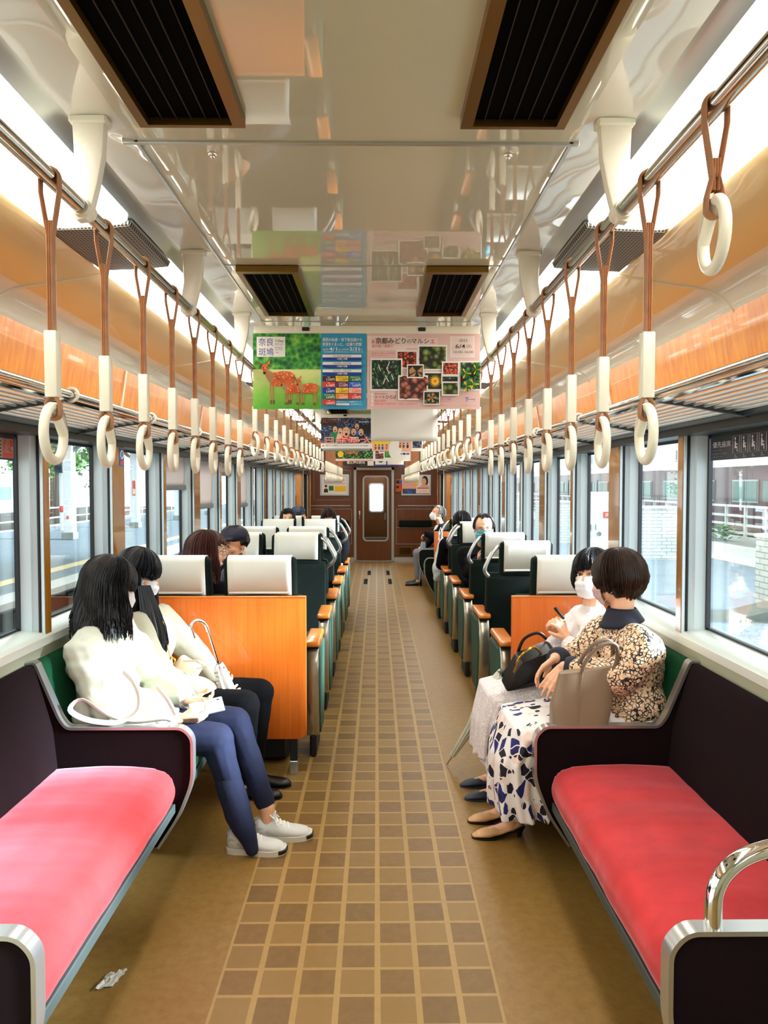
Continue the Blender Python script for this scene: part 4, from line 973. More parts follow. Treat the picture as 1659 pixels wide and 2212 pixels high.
m_umbw = M('pale_umbrella', '#d9dccb', .4, 0, .08, 12); m_umbg = M('grey_umbrella', '#8f98a8', .4); m_taupe = M('taupe_leather', '#8a7359', .45, 0, .04, 10, .15, 200); m_bagblk = M('black_leather', '#0d0d0d', .32); m_gold = M('gold_metal', '#c79a3c', .25, 1); m_beigebag = M('beige_leather', '#dbbf9f', .5); m_whbag = M('white_canvas', '#ece8da', .7)

def N(v): return V(v).normalized()
def frame(f, u=(0, 0, 1)):
    f = N(f); r = f.cross(V(u)).normalized(); u2 = r.cross(f); return r, f, u2
def rotm(r, f, u): return Matrix((r, f, u)).transposed()

class Head:
    def __init__(s, c, f, u=(0, 0, 1), k=1):
        s.c = V(c); s.r, s.f, s.u = frame(f, u); s.k = k; s.m = rotm(s.r, s.f, s.u)
    def p(s, x, y, z): return s.c + (s.r * x + s.f * y + s.u * z) * s.k
    def ell(s, mb, c, r, n=16): mb.ell(s.p(*c), [q * s.k for q in r], s.m, n, 10)
    def flesh(s, mb):
        E = s.ell; k = s.k
        E(mb, (0, -.012, .03), (.074, .094, .084), 20); E(mb, (0, .024, -.035), (.059, .066, .078)); E(mb, (0, .052, -.094), (.026, .028, .022))
        E(mb, (0, .0, -.06), (.055, .06, .05))
        mb.cap(s.p(0, .085, .014), s.p(0, .103, -.026), .0085 * k, .0125 * k); E(mb, (0, .074, .022), (.048, .016, .012))
        for q in (-1, 1):
            E(mb, (q * .036, .06, -.024), (.023, .022, .022)); E(mb, (q * .073, -.008, -.012), (.009, .021, .032), 10); mb.cap(s.p(q * .01, .092, -.030), s.p(q * .013, .09, -.03), .008 * k, .006 * k)
        E(mb, (0, .085, -.058), (.022, .010, .006)); E(mb, (0, .083, -.068), (.020, .010, .006))
    def features(s, root, closed=False, brow=m_dkline, lips=True, look=0):
        b = MB(); k = s.k
        for q in (-1, 1):
            if not closed:
                b.ell(s.p(q * .031, .0755, .002), [.0135 * k, .012 * k, .0062 * k], s.m, 12, 8, 0); b.ell(s.p(q * .031 + look, .0845, .002), [.0055 * k, .004 * k, .0055 * k], s.m, 10, 8, 1)
            b.tube([s.p(q * .031 + d, .089 - abs(d) * .32, (.0085 - 22 * d * d) if not closed else (-.002 + 16 * d * d)) for d in (-.015, -.009, 0, .009, .015)], .0017 * k, 5, 2)
        b.build('eyes', [m_eyew, m_iris, m_dkline], root)
        b = MB()
        for q in (-1, 1): b.tube([s.p(q * .031 + d, .0895 - abs(d + q * .004) * .30, .026 + .004 - 12 * d * d) for d in (-.018, -.009, 0, .009, .018)], [.0012 * k, .0026 * k, .003 * k, .0024 * k, .001 * k], 5)
        b.build('eyebrows', brow, root)
        if lips:
            b = MB(); b.tube([s.p(d, .0955 - abs(d) * .35, -.0625 - 4 * d * d) for d in (-.02, -.01, 0, .01, .02)], [.001, .003, .0034, .003, .001], 6); b.build('lips', m_lip, root)
    def mask(s, root, mat, name='face_mask'):
        def fn(u, v):
            az = (u - .5) * 2 * 1.15; z = -.112 + v * .112; w_ = sin(pi * v)
            rx = .064 + .012 * w_; ry = .066 + .012 * w_ - .02 * (1 - v) ** 2
            bulge = .026 * math.exp(-(az / .42) ** 2) * (.35 + .65 * w_)
            rip = .0016 * sin(v * 22)
            return s.p((rx + rip) * sin(az), .022 + (ry + rip) * cos(az) + bulge, z - .010 * abs(az) * (v - .5) * 1.3)
        b = MB(); b.grid(fn, 22, 16); o = b.build(name, mat, root, 60); md = o.modifiers.new('s', 'SOLIDIFY'); md.thickness = .003
        b = MB()
        for q in (-1, 1):
            for v_, ez in ((.9, .012), (.1, -.035)):
                e = fn(.5 + q * .5, v_); b.tube([e, (e + s.p(q * .078, -.018, ez)) / 2 + s.r * q * .004, s.p(q * .078, -.022, ez)], .0014, 5)
        b.build('ear_loops', mat, o)
        return o

def hair(H, root, mat, length=.12, face=62, bang=.055, vol=1.0, taper=.9, curl=0, flare=0, n=170, part=0, back=None, seed=1, gravity=.8, lock=.008, back_off=0, wave=0, ragged=.01):
    """shell plus locks; azimuth 0 = straight ahead"""
    rnd = random.Random(seed); fa = radians(face)
    def path(a, jit=0, lj=0, nv=15):
        aa = abs((a + pi) % (2 * pi) - pi)
        sm = min(1, max(0, (aa - fa) / .22)) if aa > fa else 0
        pts = []; R = (.080 * vol + .003 + jit, .100 * vol + .003 + jit, .093 * vol + .004 + jit)
        bk = aa / pi
        L = (length if back is None else length + (back - length) * max(0, (bk - .45) / .55)) + lj + ragged * noise.noise(V((cos(a) * 2.2, sin(a) * 2.2, seed * 1.7))) + ragged * .6 * noise.noise(V((cos(a) * 7, sin(a) * 7, seed)))
        if aa <= fa:
            zend = bang - .012 * cos(a * 1.3) + .004 * sin(a * 11) + lj * .3
            th_end = math.acos(max(-1, min(1, (zend - .022) / R[2]))); hang = 0
        else: th_end = pi / 2; hang = L
        n1 = 9
        for i in range(n1):
            th = th_end * i / (n1 - 1); th = max(th, .02)
            pts.append(H.p(R[0] * sin(th) * sin(a) , -.012 + R[1] * sin(th) * cos(a), .022 + R[2] * cos(th)))
        e = pts[-1]; down = (H.u * (1 - gravity) + V((0, 0, 1)) * gravity).normalized() * -1
        out = (H.r * sin(a) + H.f * cos(a)); out = (out - down * out.dot(down)).normalized()
        for i in range(1, nv - n1 + 1):
            t = i / (nv - n1)
            rad = -(1 - taper) * .09 * t * t + flare * t * t + .012 * sin(t * pi) * (1 if L > .1 else .3) + wave * sin(t * 9 + a * 7) * t
            side = curl * t * t
            q = e + down * (hang * t) + out * (rad - side) * (1 if hang else 0)
            if hang == 0: q = e + (down * .004 * t)
            pts.append(q)
        return pts
    nu, b = 80, MB(); rows = [path(2 * pi * i / nu) for i in range(nu)]; nv = len(rows[0]); o = len(b.v)
    for r_ in rows: b.v += [tuple(p) for p in r_]
    for i in range(nu):
        j = (i + 1) % nu
        for k in range(nv - 1): b.f.append((o + i * nv + k, o + i * nv + k + 1, o + j * nv + k + 1, o + j * nv + k)); b.mi.append(0)
    for k in range(n):
        a = rnd.uniform(0, 2 * pi); pts = path(a, rnd.uniform(-.002, .007), rnd.uniform(-.035, .03) * (min(1.5, length / .12) if length > .05 else .3))
        da = rnd.uniform(-.02, .02); pts = [p + V((rnd.uniform(-1, 1), rnd.uniform(-1, 1), 0)) * .0025 * (i / nv) for i, p in enumerate(pts)][1:]
        w_ = lock * rnd.uniform(.6, 1.3); m_ = len(pts)
        b.tube(pts, [w_ * (.5 + .5 * min(1, i / 4)) * (1 if i < m_ - 4 else max(.12, (m_ - 1 - i) / 4)) for i in range(m_)], 6, flat=.55)
    o_ = b.build('hair', mat, root, 70, )
    md = o_.modifiers.new('s', 'SOLIDIFY'); md.thickness = .003; md.offset = -1
    return o_

def hand(mb, w_, d, n, ts=1, curl=(25, 30, 25), k=1, spread=.0, thumb=.3):
    w_, d = V(w_), N(d); n = V(n); n = (n - d * n.dot(d)).normalized(); sd = d.cross(n)
    tips = []
    for i in range(4):
        off = (-.030 + .020 * i) * k * ts; base = w_ + sd * off * .55 + d * .012; kn = w_ + sd * off + d * (.082 - .004 * abs(i - 1.3)) * k
        mb.cap(base, kn, .0135 * k, .0110 * k, 10)
        L = (.074, .082, .076, .060)[3 - i] * k; p = kn; ang = 0; dirn = d + sd * off * spread * 30
        for seg, (fr, cu) in enumerate(zip((.46, .30, .24), curl)):
            ang += radians(cu + 3 * (i - 1.5)); dd = (dirn * cos(ang) + n * sin(ang)).normalized(); q = p + dd * L * fr
            mb.cap(p, q, (.0086, .0080, .0074)[seg] * k, (.0080, .0074, .0062)[seg] * k, 10); p = q
        tips.append(p)
    tb = w_ + d * .022 * k + sd * .022 * k * ts + n * .006; t1 = tb + (d * .7 + sd * ts * .62 + n * thumb).normalized() * .042 * k; t2 = t1 + (d * .9 + sd * ts * .12 + n * (thumb + .15)).normalized() * .030 * k
    mb.cap(w_ + d * .01, tb, .015 * k, .0145 * k, 10); mb.cap(tb, t1, .0135 * k, .0108 * k, 10); mb.cap(t1, t2, .0105 * k, .0082 * k, 10)
    return tips

def person(J, label, group=None):
    """J: pel chest neck head(Head) fw, sh/el/wr/hd per side, hip/kn/an per side. Returns (root, J)"""
    b = MB(); H = J['head']; fw = N(J['fw'])
    for part in ('pel', 'chest', 'neck'): J[part] = V(J[part])
    spine = (J['neck'] - J['pel']).normalized(); r = fw.cross(spine).normalized(); f2 = spine.cross(r); m = rotm(r, f2, spine); J['m'] = m; J['r'] = r; J['f'] = f2; J['s'] = spine
    b.ell(J['pel'], (.165, .12, .12), m); b.ell((J['pel'] + J['chest']) / 2, (.135, .10, .15), m); b.ell(J['chest'], (.15, .108, .15), m)
    b.cap(V(J['shL']) + spine * .02, V(J['shR']) + spine * .02, .045, .045); b.cap(J['neck'] - spine * .06, J['neck'], .07, .052)
    b.cap(J['neck'] - spine * .02, H.p(0, -.02, -.06), .052, .05); H.flesh(b)
    for q in 'LR':
        b.cap(J['sh' + q], J['el' + q], .046, .037); b.cap(J['el' + q], J['wr' + q], .036, .0245)
        hd = J.get('hd' + q)
        if hd: hand(b, J['wr' + q], **hd)
        else: hand(b, J['wr' + q], V(J['wr' + q]) - V(J['el' + q]), (0, 0, -1), 1 if q == 'R' else -1)
        hip = J['pel'] + r * (.085 if q == 'R' else -.085) - spine * .02
        J['hip' + q] = V(J.get('hip' + q, hip))
        lk = J.get('legk', 1); b.cap(J['hip' + q], J['kn' + q], .08 * lk, .056 * lk); b.cap(J['kn' + q], J['an' + q], .054 * lk, .036 * lk)
        t = N(J.get('toe' + q, tuple(fw))); a = V(J['an' + q]); fz = V((a.x, a.y, min(a.z - .04, .052))); b.cap(a, fz + t * .005, .034, .030); b.cap(fz, fz + t * .115 - V((0, 0, .028)), .029, .014)
    root = melt(b, 'person', J.get('skin', m_skin), None, J.get('vox', .0042), 3, None)
    tag(root, label, 'person', group); return root

def top(J, root, mat, name, pad=.018, cuff=1.0, folds=((9, 9, 14), .006), vox=.009, hem=0, wide=0, extra=None, sm=5, sleeve=1.0):
    b = MB(); m, s, r, f = J['m'], J['s'], J['r'], J['f']
    b.ell(J['pel'] + s * hem, (.165 + pad + wide, .12 + pad, .11), m); b.ell((J['pel'] + J['chest']) / 2, (.14 + pad + wide, .105 + pad, .16), m); b.ell(J['chest'], (.152 + pad, .11 + pad, .16), m)
    b.cap(V(J['shL']) + s * .015, V(J['shR']) + s * .015, .048 + pad, .048 + pad); b.cap(J['neck'] - s * .09, J['neck'] - s * .03, .085 + pad * .5, .062 + pad * .4)
    for q in 'LR':
        e, w_ = V(J['el' + q]), V(J['wr' + q]); w2 = e + (w_ - e) * cuff
        b.cap(J['sh' + q], e, .055 * sleeve + pad, .044 * sleeve + pad); b.cap(e, w2, .043 * sleeve + pad, .030 * sleeve + pad)
    if extra: extra(b)
    return melt(b, name, mat, root, vox, sm, [(folds[0], folds[1]), (tuple(x * 2.3 for x in folds[0]), folds[1] * .4)])
def trousers(J, root, mat, pad=.014, to=.95, w_end=.045, vox=.009, name='trousers'):
    b = MB(); s = J['s']; b.ell(J['pel'], (.168 + pad, .122 + pad, .115), J['m'])
    for q in 'LR':
        k, a = V(J['kn' + q]), V(J['an' + q]); b.cap(J['hip' + q], k, .084 + pad, .06 + pad); b.cap(k, k + (a - k) * to, .058 + pad, w_end)
    return melt(b, name, mat, root, vox, 4, [((11, 11, 11), .005), ((24, 24, 24), .002)])
def lerp(tab, x):
    for (x0, y0), (x1, y1) in zip(tab[:-1], tab[1:]):
        if x <= x1: t = (x - x0) / (x1 - x0); t = t * t * (3 - 2 * t) * .5 + t * .5; return y0 + (y1 - y0) * t
    return tab[-1][1]
WID = [(0, .42), (.04, .70), (.15, .84), (.35, .82), (.55, .93), (.72, 1.0), (.86, .90), (.95, .66), (1, .30)]
TOPS = dict(sneaker=[(0, .082), (.06, .098), (.16, .094), (.27, .104), (.36, .094), (.50, .074), (.66, .058), (.80, .052), (.92, .044), (1, .024)],
            leather=[(0, .070), (.06, .080), (.16, .076), (.27, .078), (.40, .068), (.60, .052), (.80, .044), (.93, .036), (1, .020)],
            pump=[(0, .056), (.06, .062), (.16, .050), (.30, .036), (.46, .034), (.58, .046), (.72, .040), (.86, .030), (1, .012)])
def shoe(root, an, toe, mat, sole=None, L=.25, heel=0, w_=.042, name='shoe', h=.07, laces=None):
    t = N(toe); up = V((0, 0, 1)); sd = t.cross(up); g0 = V((an[0], an[1], 0)) - t * .055
    lift = lambda l: heel * max(0, 1 - l * 1.5) ** 1.2
    P_ = lambda l, s_, z: g0 + t * (l * L) + sd * s_ + up * (z + lift(l))
    kind = 'sneaker' if laces else 'leather' if h > .06 else 'pump'; top_ = TOPS[kind]; zs = .022 if laces else .008
    def fn(u, v):
        a = 2 * pi * u; l = v; w2 = lerp(WID, l) * w_; ht = lerp(top_, l); c, s2 = cos(a), sin(a)
        k = (abs(c) ** 2.6 + abs(s2) ** 2.6) ** (-1 / 2.6); zc = (ht + zs * .6) / 2; narrow = 1 - .35 * max(0, s2) * (1 if l < .6 else .6)
        return P_(l, c * k * w2 * narrow, zc + s2 * k * (ht - zs * .6) / 2)
    b = MB(); NV = 26; b.grid(fn, 26, NV, cu=True); b.f.append(tuple(range(26))); b.mi.append(0); b.f.append(tuple(range(26 * NV, 26 * (NV + 1)))); b.mi.append(0)
    o = b.build(name, mat, root, 60)
    b = MB(); K = 24
    for z0, z1, e in ((0, zs, 1.07),):
        ring = [(l, 1) for l in [i / K for i in range(K + 1)]] + [(l, -1) for l in [1 - i / K for i in range(K + 1)]]
        lo = [P_(l * 1.02 - .01, q * lerp(WID, l) * w_ * e, z0 - (lift(l) if heel and l > .55 else 0)) for l, q in ring]; hi = [P_(l * 1.03 - .015, q * lerp(WID, l) * w_ * (e + .02), z1 + (.008 * max(0, l - .8) / .2 if laces else 0)) for l, q in ring]
        n = len(ring); b.add(lo + hi, [(i, (i + 1) % n, n + (i + 1) % n, n + i) for i in range(n)] + [tuple(range(n))[::-1], tuple(range(n, 2 * n))])
    if heel: b.cap(P_(.07, 0, .0), V((P_(.09, 0, 0).x, P_(.09, 0, 0).y, .007)), .017, .010)
    b.build('sole', sole or mat, o, 40)
    if laces:
        b = MB(); ring = [(.90, -1), (.96, -1), (.995, -1), (1.0, 0), (.995, 1), (.96, 1), (.90, 1)]
        b.tube(smooth_path([P_(l * 1.03 - .012, q * lerp(WID, min(l, .99)) * w_ * 1.1, .016) for l, q in ring]), .009, 8, flat=.5, up=(0, 0, 1)); b.build('toe_bumper', m_shoeb, o)
        b = MB()
        for q in (-1, 1): b.tube(smooth_path([P_(l, q * lerp(WID, l) * w_ * .93, z) for l, z in ((.05, .062), (.2, .05), (.4, .034), (.58, .03))]), .010, 6, flat=.3, up=(0, 0, 1))
        b.tube(smooth_path([P_(.03, -.022, .085), P_(-.012, 0, .082), P_(.03, .022, .085)]), .012, 6, flat=.4, up=(0, 0, 1)); b.build('side_panel', m_greyp2, o)
        b = MB()
        for k in range(5):
            l = .31 + .065 * k; z = lerp(top_, l) + .001; b.tube(smooth_path([P_(l, -.024, z - .010), P_(l + .012, 0, z + .002), P_(l + .024, .024, z - .012)]), .0038, 6)
        z = lerp(top_, .3)
        for q in (-1, 1): b.tube(smooth_path([P_(.31, 0, z + .006), P_(.28, q * .028, z + .018), P_(.36, q * .040, z + .004), P_(.33, q * .012, z + .004)]), .0032, 6); b.tube(smooth_path([P_(.31, 0, z + .005), P_(.36, q * .03, z - .004), P_(.42, q * .048, z - .026)]), .003, 6)
        b.build('laces', laces, o)
        b = MB(); b.cap(P_(.33, 0, .086), P_(.25, 0, .120), .020, .024); b.cap(P_(.25, 0, .120), P_(.235, 0, .128), .024, .02); b.build('tongue', mat, o)
    return o
def skirt(root, rings, mat, folds=9, amp=.02, name='skirt', nu=96, thick=.004):
    """rings: (centre, side, other, rx, ry, fold)"""
    b = MB(); K = len(rings)
    def ev(t):
        x = t * (K - 1); i = min(K - 2, int(x)); f = x - i; f = f * f * (3 - 2 * f) * .5 + f * .5
        A, B = rings[i], rings[i + 1]; mixv = lambda a, c: V(a) * (1 - f) + V(c) * f
        return mixv(A[0], B[0]), mixv(A[1], B[1]), mixv(A[2], B[2]), A[3] * (1 - f) + B[3] * f, A[4] * (1 - f) + B[4] * f, A[5] * (1 - f) + B[5] * f
    def fn(u, v):
        c, sd, ot, rx, ry, fo = ev(v); a = 2 * pi * u
        w_ = 1 + fo * (sin(a * folds + 1.3 * sin(v * 4)) * .6 + .4 * sin(a * (folds * 1.7) + 2)); q = max(abs(cos(a)) ** 3.2 + abs(sin(a)) ** 3.2, 1e-6) ** (-1 / 3.2); return c + sd * cos(a) * q * rx * w_ + ot * sin(a) * q * ry * w_
    b.grid(fn, nu, 48, cu=True); o = b.build(name, mat, root, 70); md = o.modifiers.new('s', 'SOLIDIFY'); md.thickness = thick; return o
def umbrella(top, tip, label, mat, handle='hook', cs=.30, ce=.93, R=.03, bend=(0, -1, 0), shaft=m_steel, loose=False):
    top, tip = V(top), V(tip); t = thing('umbrella', (tip.x, tip.y, 0), label, 'umbrella'); ax = (tip - top).normalized(); L = (tip - top).length; bd = N(bend)
    b = MB(); b.tube([top, top + ax * L * .5, tip], [.0055, .0055, .004], 10); b.build('shaft', shaft, t)
    b = MB()
    if handle == 'hook':
        r = .042; pts = [top + ax * .02] + [top + bd * (r - r * cos(a)) - ax * r * sin(a) for a in [radians(q) for q in range(0, 181, 20)]] + [top + bd * 2 * r + ax * .045]
        b.tube(pts, .0085, 12)
    else: b.cap(top, top + ax * .10, .012, .014)
    b.build('handle', shaft if handle == 'hook' else m_black, t)
    e1 = ax.orthogonal().normalized(); e2 = ax.cross(e1); b = MB()
    def fn(u, v):
        a = 2 * pi * u; s_ = cs + (ce - cs) * v; prof = (.55 + .45 * sin(pi * min(1, v * 1.6))) * (1 - .72 * v) if not loose else (.35 + .65 * sin(pi * min(1, v * 1.15)) ** .7) * (1 - .3 * v)
        rr_ = R * prof * (1 + .22 * sin(a * 8 + v * 6)) + .006
        return top + ax * (L * s_) + (e1 * cos(a) + e2 * sin(a)) * rr_
    b.grid(fn, 48, 30, cu=True); o = b.build('canopy', mat, t, 70)
    b = MB(); b.cap(tip - ax * L * (1 - ce) * .9, tip, .005, .0035); b.build('ferrule', m_steel, t)
    return t

# ---- woman in the white coat (front left)
HA = Head((-1.148, 3.33, 1.145), (.82, .52, -.28), k=1.05)
A = dict(pel=(-1.13, 3.32, .52), chest=(-1.19, 3.32, .80), neck=(-1.18, 3.33, .985), head=HA, fw=(1, .1, 0), shR=(-1.20, 3.16, .895), shL=(-1.165, 3.50, .895),
         elR=(-1.06, 3.06, .655), wrR=(-.795, 3.15, .60), elL=(-.98, 3.50, .665), wrL=(-.80, 3.33, .625), hdR=dict(d=(1, .25, -.12), n=(0, .6, .8), ts=1, curl=(30, 40, 30), thumb=.5), hdL=dict(d=(.9, -.55, .05), n=(.2, -.2, .95), ts=-1, curl=(15, 25, 20), thumb=.5),
         knR=(-.645, 3.20, .49), anR=(-.545, 3.19, .12), knL=(-.60, 3.36, .515), anL=(-.445, 3.30, .145), toeR=(1, -.10, 0), toeL=(1, .08, 0))
rA = person(A, 'person in a white coat and jeans looking at a phone, nearest on the left')
HA.mask(rA, m_mask); HA.features(rA, True)
hair(HA, rA, m_hblack, length=.20, face=62, bang=.03, vol=1.09, taper=.62, flare=.075, n=1700, back=.245, seed=3, gravity=.97, lock=.0032, wave=.008)
def coat_extra(b):
    b.cap((-1.20, 3.2, .56), (-.95, 3.14, .58), .10, .08); b.cap((-1.2, 3.42, .56), (-.95, 3.40, .58), .10, .08); b.cap((-1.23, 3.3, .95), (-1.2, 3.3, .7), .085, .11)
top(A, rA, m_coat, 'coat', .030, .78, ((7, 7, 13), .022), .008, .0, .02, coat_extra, 3, 1.0)
b = MB()
for q in 'RL':
    b = MB(); e, w_ = V(A['el' + q]), V(A['wr' + q]); d = (w_ - e).normalized(); pts = [e + (w_ - e) * t for t in (.80, .86, .92, .97)]; b.tube(pts, [.052, .050, .042, .046], 16, caps=True); melt(b, 'lace_cuff', m_lace, rA, .006, 2, [((60, 60, 60), .004)])
trousers(A, rA, m_jeans, .012, .93, .046, .008, 'jeans')
b = MB(); k, a = V(A['knR']), V(A['anR']); b.chain([k + (a - k) * .5, k + (a - k) * .85 + V((.01, -.02, 0)), V((-.485, 3.135, .035))], [.06, .062, .03], 14); melt(b, 'jeans_hem', m_jeans, rA, .008, 3, [((14, 14, 14), .005)])
shoe(rA, A['anR'], A['toeR'], m_shoew, m_sole, .255, 0, .047, laces=m_lace2); shoe(rA, (A['anL'][0], A['anL'][1], .12), A['toeL'], m_shoew, m_sole, .255, 0, .047, laces=m_lace2)
# phone
t = thing('smartphone', (-.70, 3.22, .62), 'silver backed smartphone in the white coat woman\'s hands', 'phone')
r, f, u = frame((.75, .3, .1), (.3, -.55, .75)); mt4 = Matrix.Translation((-.695, 3.225, .625)) @ rotm(r, f, u).to_4x4()
b = MB(); b.rbox(-.035, .035, -.072, .072, -.0045, .0045, .004, 2, mat=mt4); b.build('phone_body', M('phone_silver', '#c9ccce', .25, .3), t)
b = MB(); b.rbox(-.0375, .0375, -.0745, .0745, -.005, .002, .004, 2, mat=mt4); b.build('phone_case', m_grey, t)
b = MB(); b.ell(mt4 @ V((-.022, .055, .005)), (.006, .006, .002)); b.build('camera_lens', m_black, t)
# white canvas bag straps and belt lying on the armrest
t = thing('canvas_bag', (-1.0, 3.06, .62), 'white canvas bag with loose straps beside the white coat woman', 'bag')
b = MB(); b.rbox(-1.22, -.82, 3.05, 3.16, .58, .72, .04, 3); o = melt(b, 'bag_body', m_whbag, t, .01, 6, [((9, 9, 9), .02)])
b = MB()
b.tube(smooth_path([(-.99, 3.03, .83), (-.945, 3.0, .80), (-.915, 2.985, .74), (-.925, 2.975, .68), (-1.0, 2.97, .64), (-1.12, 2.975, .65), (-1.19, 2.98, .69), (-1.14, 2.985, .73), (-1.04, 2.99, .66), (-.94, 2.985, .635), (-.82, 2.99, .645), (-.79, 3.0, .635)]), .0115, 8, flat=.35); b.build('bag_strap', m_whbag, t)
b = MB(); b.tube(smooth_path([(-.85, 3.02, .77), (-.80, 3.0, .72), (-.77, 3.0, .66)]), .012, 8, flat=.4); b.build('bag_strap', m_whbag, t)

# ---- woman in the beige cardigan
HB = Head((-1.155, 3.76, 1.15), (.93, -.16, -.30), k=1.02)
B = dict(pel=(-1.13, 3.78, .52), chest=(-1.14, 3.78, .79), neck=(-1.13, 3.77, .975), head=HB, fw=(1, 0, 0), shR=(-1.12, 3.61, .885), shL=(-1.09, 3.915, .885),
         elR=(-1.0, 3.58, .655), wrR=(-.79, 3.70, .555), elL=(-.90, 3.935, .68), wrL=(-.81, 3.86, .575), hdR=dict(d=(1, .15, -.12), n=(-.1, .9, .3), ts=1, curl=(12, 22, 16), thumb=.2), hdL=dict(d=(.85, -.55, -.12), n=(.2, -.5, .8), ts=-1, curl=(18, 30, 20), thumb=.4),
         knR=(-.61, 3.67, .50), anR=(-.63, 3.74, .10), knL=(-.565, 3.86, .505), anL=(-.60, 3.88, .10), toeR=(1, 0, 0), toeL=(1, .05, 0))
rB = person(B, 'person with long black hair in a beige cardigan holding a hook umbrella')
HB.mask(rB, m_mask); HB.features(rB, True)
hair(HB, rB, m_hblue, length=.36, face=60, bang=.028, vol=1.06, taper=.9, flare=.03, n=1300, back=.36, seed=8, gravity=.98, lock=.0034)
top(B, rB, m_knit, 'cardigan', .028, .93, ((7, 7, 9), .009), .009, 0, .01, None, 5, 1.05)
b = MB(); b.ell(B['chest'] + V((.075, -.0, .02)), (.085, .10, .13)); melt(b, 'inner_top', m_whitecl, rB, .009, 3)
trousers(B, rB, m_blackc, .018, .97, .05)
shoe(rB, B['anR'], B['toeR'], m_shoeb); shoe(rB, B['anL'], B['toeL'], m_shoeb)
t = umbrella((-.80, 3.70, .885), (-.565, 3.765, .03), 'clear printed umbrella with a silver hook held by the beige cardigan woman', m_umbp, 'hook', .22, .97, .042, (-.75, -.66, 0), m_chrome, True)
t = thing('shoulder_bag', (-.93, 3.66, .66), 'small beige shoulder bag with a gold ring on the cardigan woman', 'bag')
b = MB(); mt4 = Matrix.Translation((-.905, 3.655, .665)) @ Matrix.Rotation(radians(32), 4, 'Y'); b.rbox(-.06, .065, -.03, .03, -.085, .075, .018, 3, mat=mt4); b.build('bag_body', m_beigebag, t)
b = MB(); b.tube([(-1.0, 3.63, .93), (-.985, 3.622, .83), (-.96, 3.622, .745)], .0035, 6); b.tube([(-.96, 3.62, .745), (-1.02, 3.63, .66)], .0035, 6); b.build('bag_strap', m_gold, t)
b = MB(); b.tube([(-.955 + .018 * cos(a), 3.615, .735 + .018 * sin(a)) for a in [2 * pi * q / 16 for q in range(16)]], .004, 6, closed=True); b.tube([(-.985 + .012 * cos(a), 3.615, .705 + .012 * sin(a)) for a in [2 * pi * q / 16 for q in range(16)]], .0035, 6, closed=True); b.build('gold_ring', m_gold, t)
b = MB(); b.tube([(-.90, 3.62, .735), (-.82, 3.60, .74), (-.775, 3.60, .71), (-.83, 3.61, .70)], .006, 6, flat=.5); b.build('bag_loop', m_beigebag, t)

b = MB(); rn = random.Random(4)
for k in range(140):
    a, c = rn.uniform(-.05, .05), rn.uniform(-.012, .012)
    b.tube([V((-1.10 + a * .5, 3.665 + c, 1.10)), V((-1.07 + a * .8, 3.645 + c, 1.0)), V((-1.045 + a * 1.1, 3.628 + c * 2, .90)), V((-1.035 + a * 1.2, 3.62 + c * 2, .82 + rn.uniform(-.02, .02))), V((-1.04 + a * .9, 3.622 + c * 2, .745 + rn.uniform(-.04, .05)))], [.0045, .005, .005, .004, .001], 6, flat=.6)
b.build('hair_lock', m_hblue, rB, 70)
# ---- woman in the floral blouse (front right)
HC = Head((1.115, 3.25, 1.185), (-.72, .66, -.14), k=1.03)
C_ = dict(legk=.86, pel=(1.13, 3.22, .54), chest=(1.17, 3.21, .82), neck=(1.125, 3.23, 1.01), head=HC, fw=(-1, .12, 0), shL=(1.16, 3.04, .915), shR=(1.11, 3.38, .92),
          elL=(1.06, 3.035, .80), wrL=(.85, 3.12, .825), elR=(.97, 3.42, .77), wrR=(.845, 3.26, .83), hdL=dict(d=(-.62, -.12, -.76), n=(.35, .55, -.5), ts=1, curl=(6, 16, 14), thumb=.35, spread=.12), hdR=dict(d=(-.80, -.22, -.55), n=(.0, -.5, -.9), ts=-1, curl=(16, 22, 16), thumb=.2, spread=.1),
          knL=(.68, 3.14, .52), anL=(.665, 3.305, .115), knR=(.66, 3.33, .53), anR=(.665, 3.46, .11), toeL=(-1, 0, 0), toeR=(-1, 0, 0))
rC = person(C_, 'person with short brown hair in a floral blouse and leaf print skirt')
HC.mask(rC, m_maskp); HC.features(rC, False)
hair(HC, rC, m_hbrown, ragged=.022, length=.092, face=42, bang=.05, vol=1.10, taper=.35, flare=-.03, n=1700, back=.135, seed=5, gravity=.75, lock=.0032, wave=.006)
def fl(b):
    b.ell((1.16, 3.2, .67), (.15, .20, .12))
top(C_, rC, m_floral, 'blouse', .026, .72, ((8, 8, 12), .010), .009, .06, .015, fl, 4, 1.12)
for q in 'LR':
    e, w_ = V(C_['el' + q]), V(C_['wr' + q]); b = MB(); b.tube([e + (w_ - e) * t for t in (.70, .80, .92, 1.0)], [.052, .055, .051, .040], 16); melt(b, 'cuff', m_navyc, rC, .006, 3)
b = MB(); nk = C_['neck']; s_ = C_['s']
b.grid(lambda u, v: nk + V((cos(2*pi*u) * (.060 + .036 * v), sin(2*pi*u) * (.062 + .036 * v),   .052 - .07 * v - .02 * cos(2*pi*u + pi) * v)) + V((0.005, 0, 0)), 32, 5, cu=True); o = b.build('collar', m_navyc, rC, 60); md = o.modifiers.new('s', 'SOLIDIFY'); md.thickness = .006
Yv, Zv, Xv = (0, 1, 0), (0, 0, 1), (-1, 0, 0); D1 = N((-.7, 0, .7))
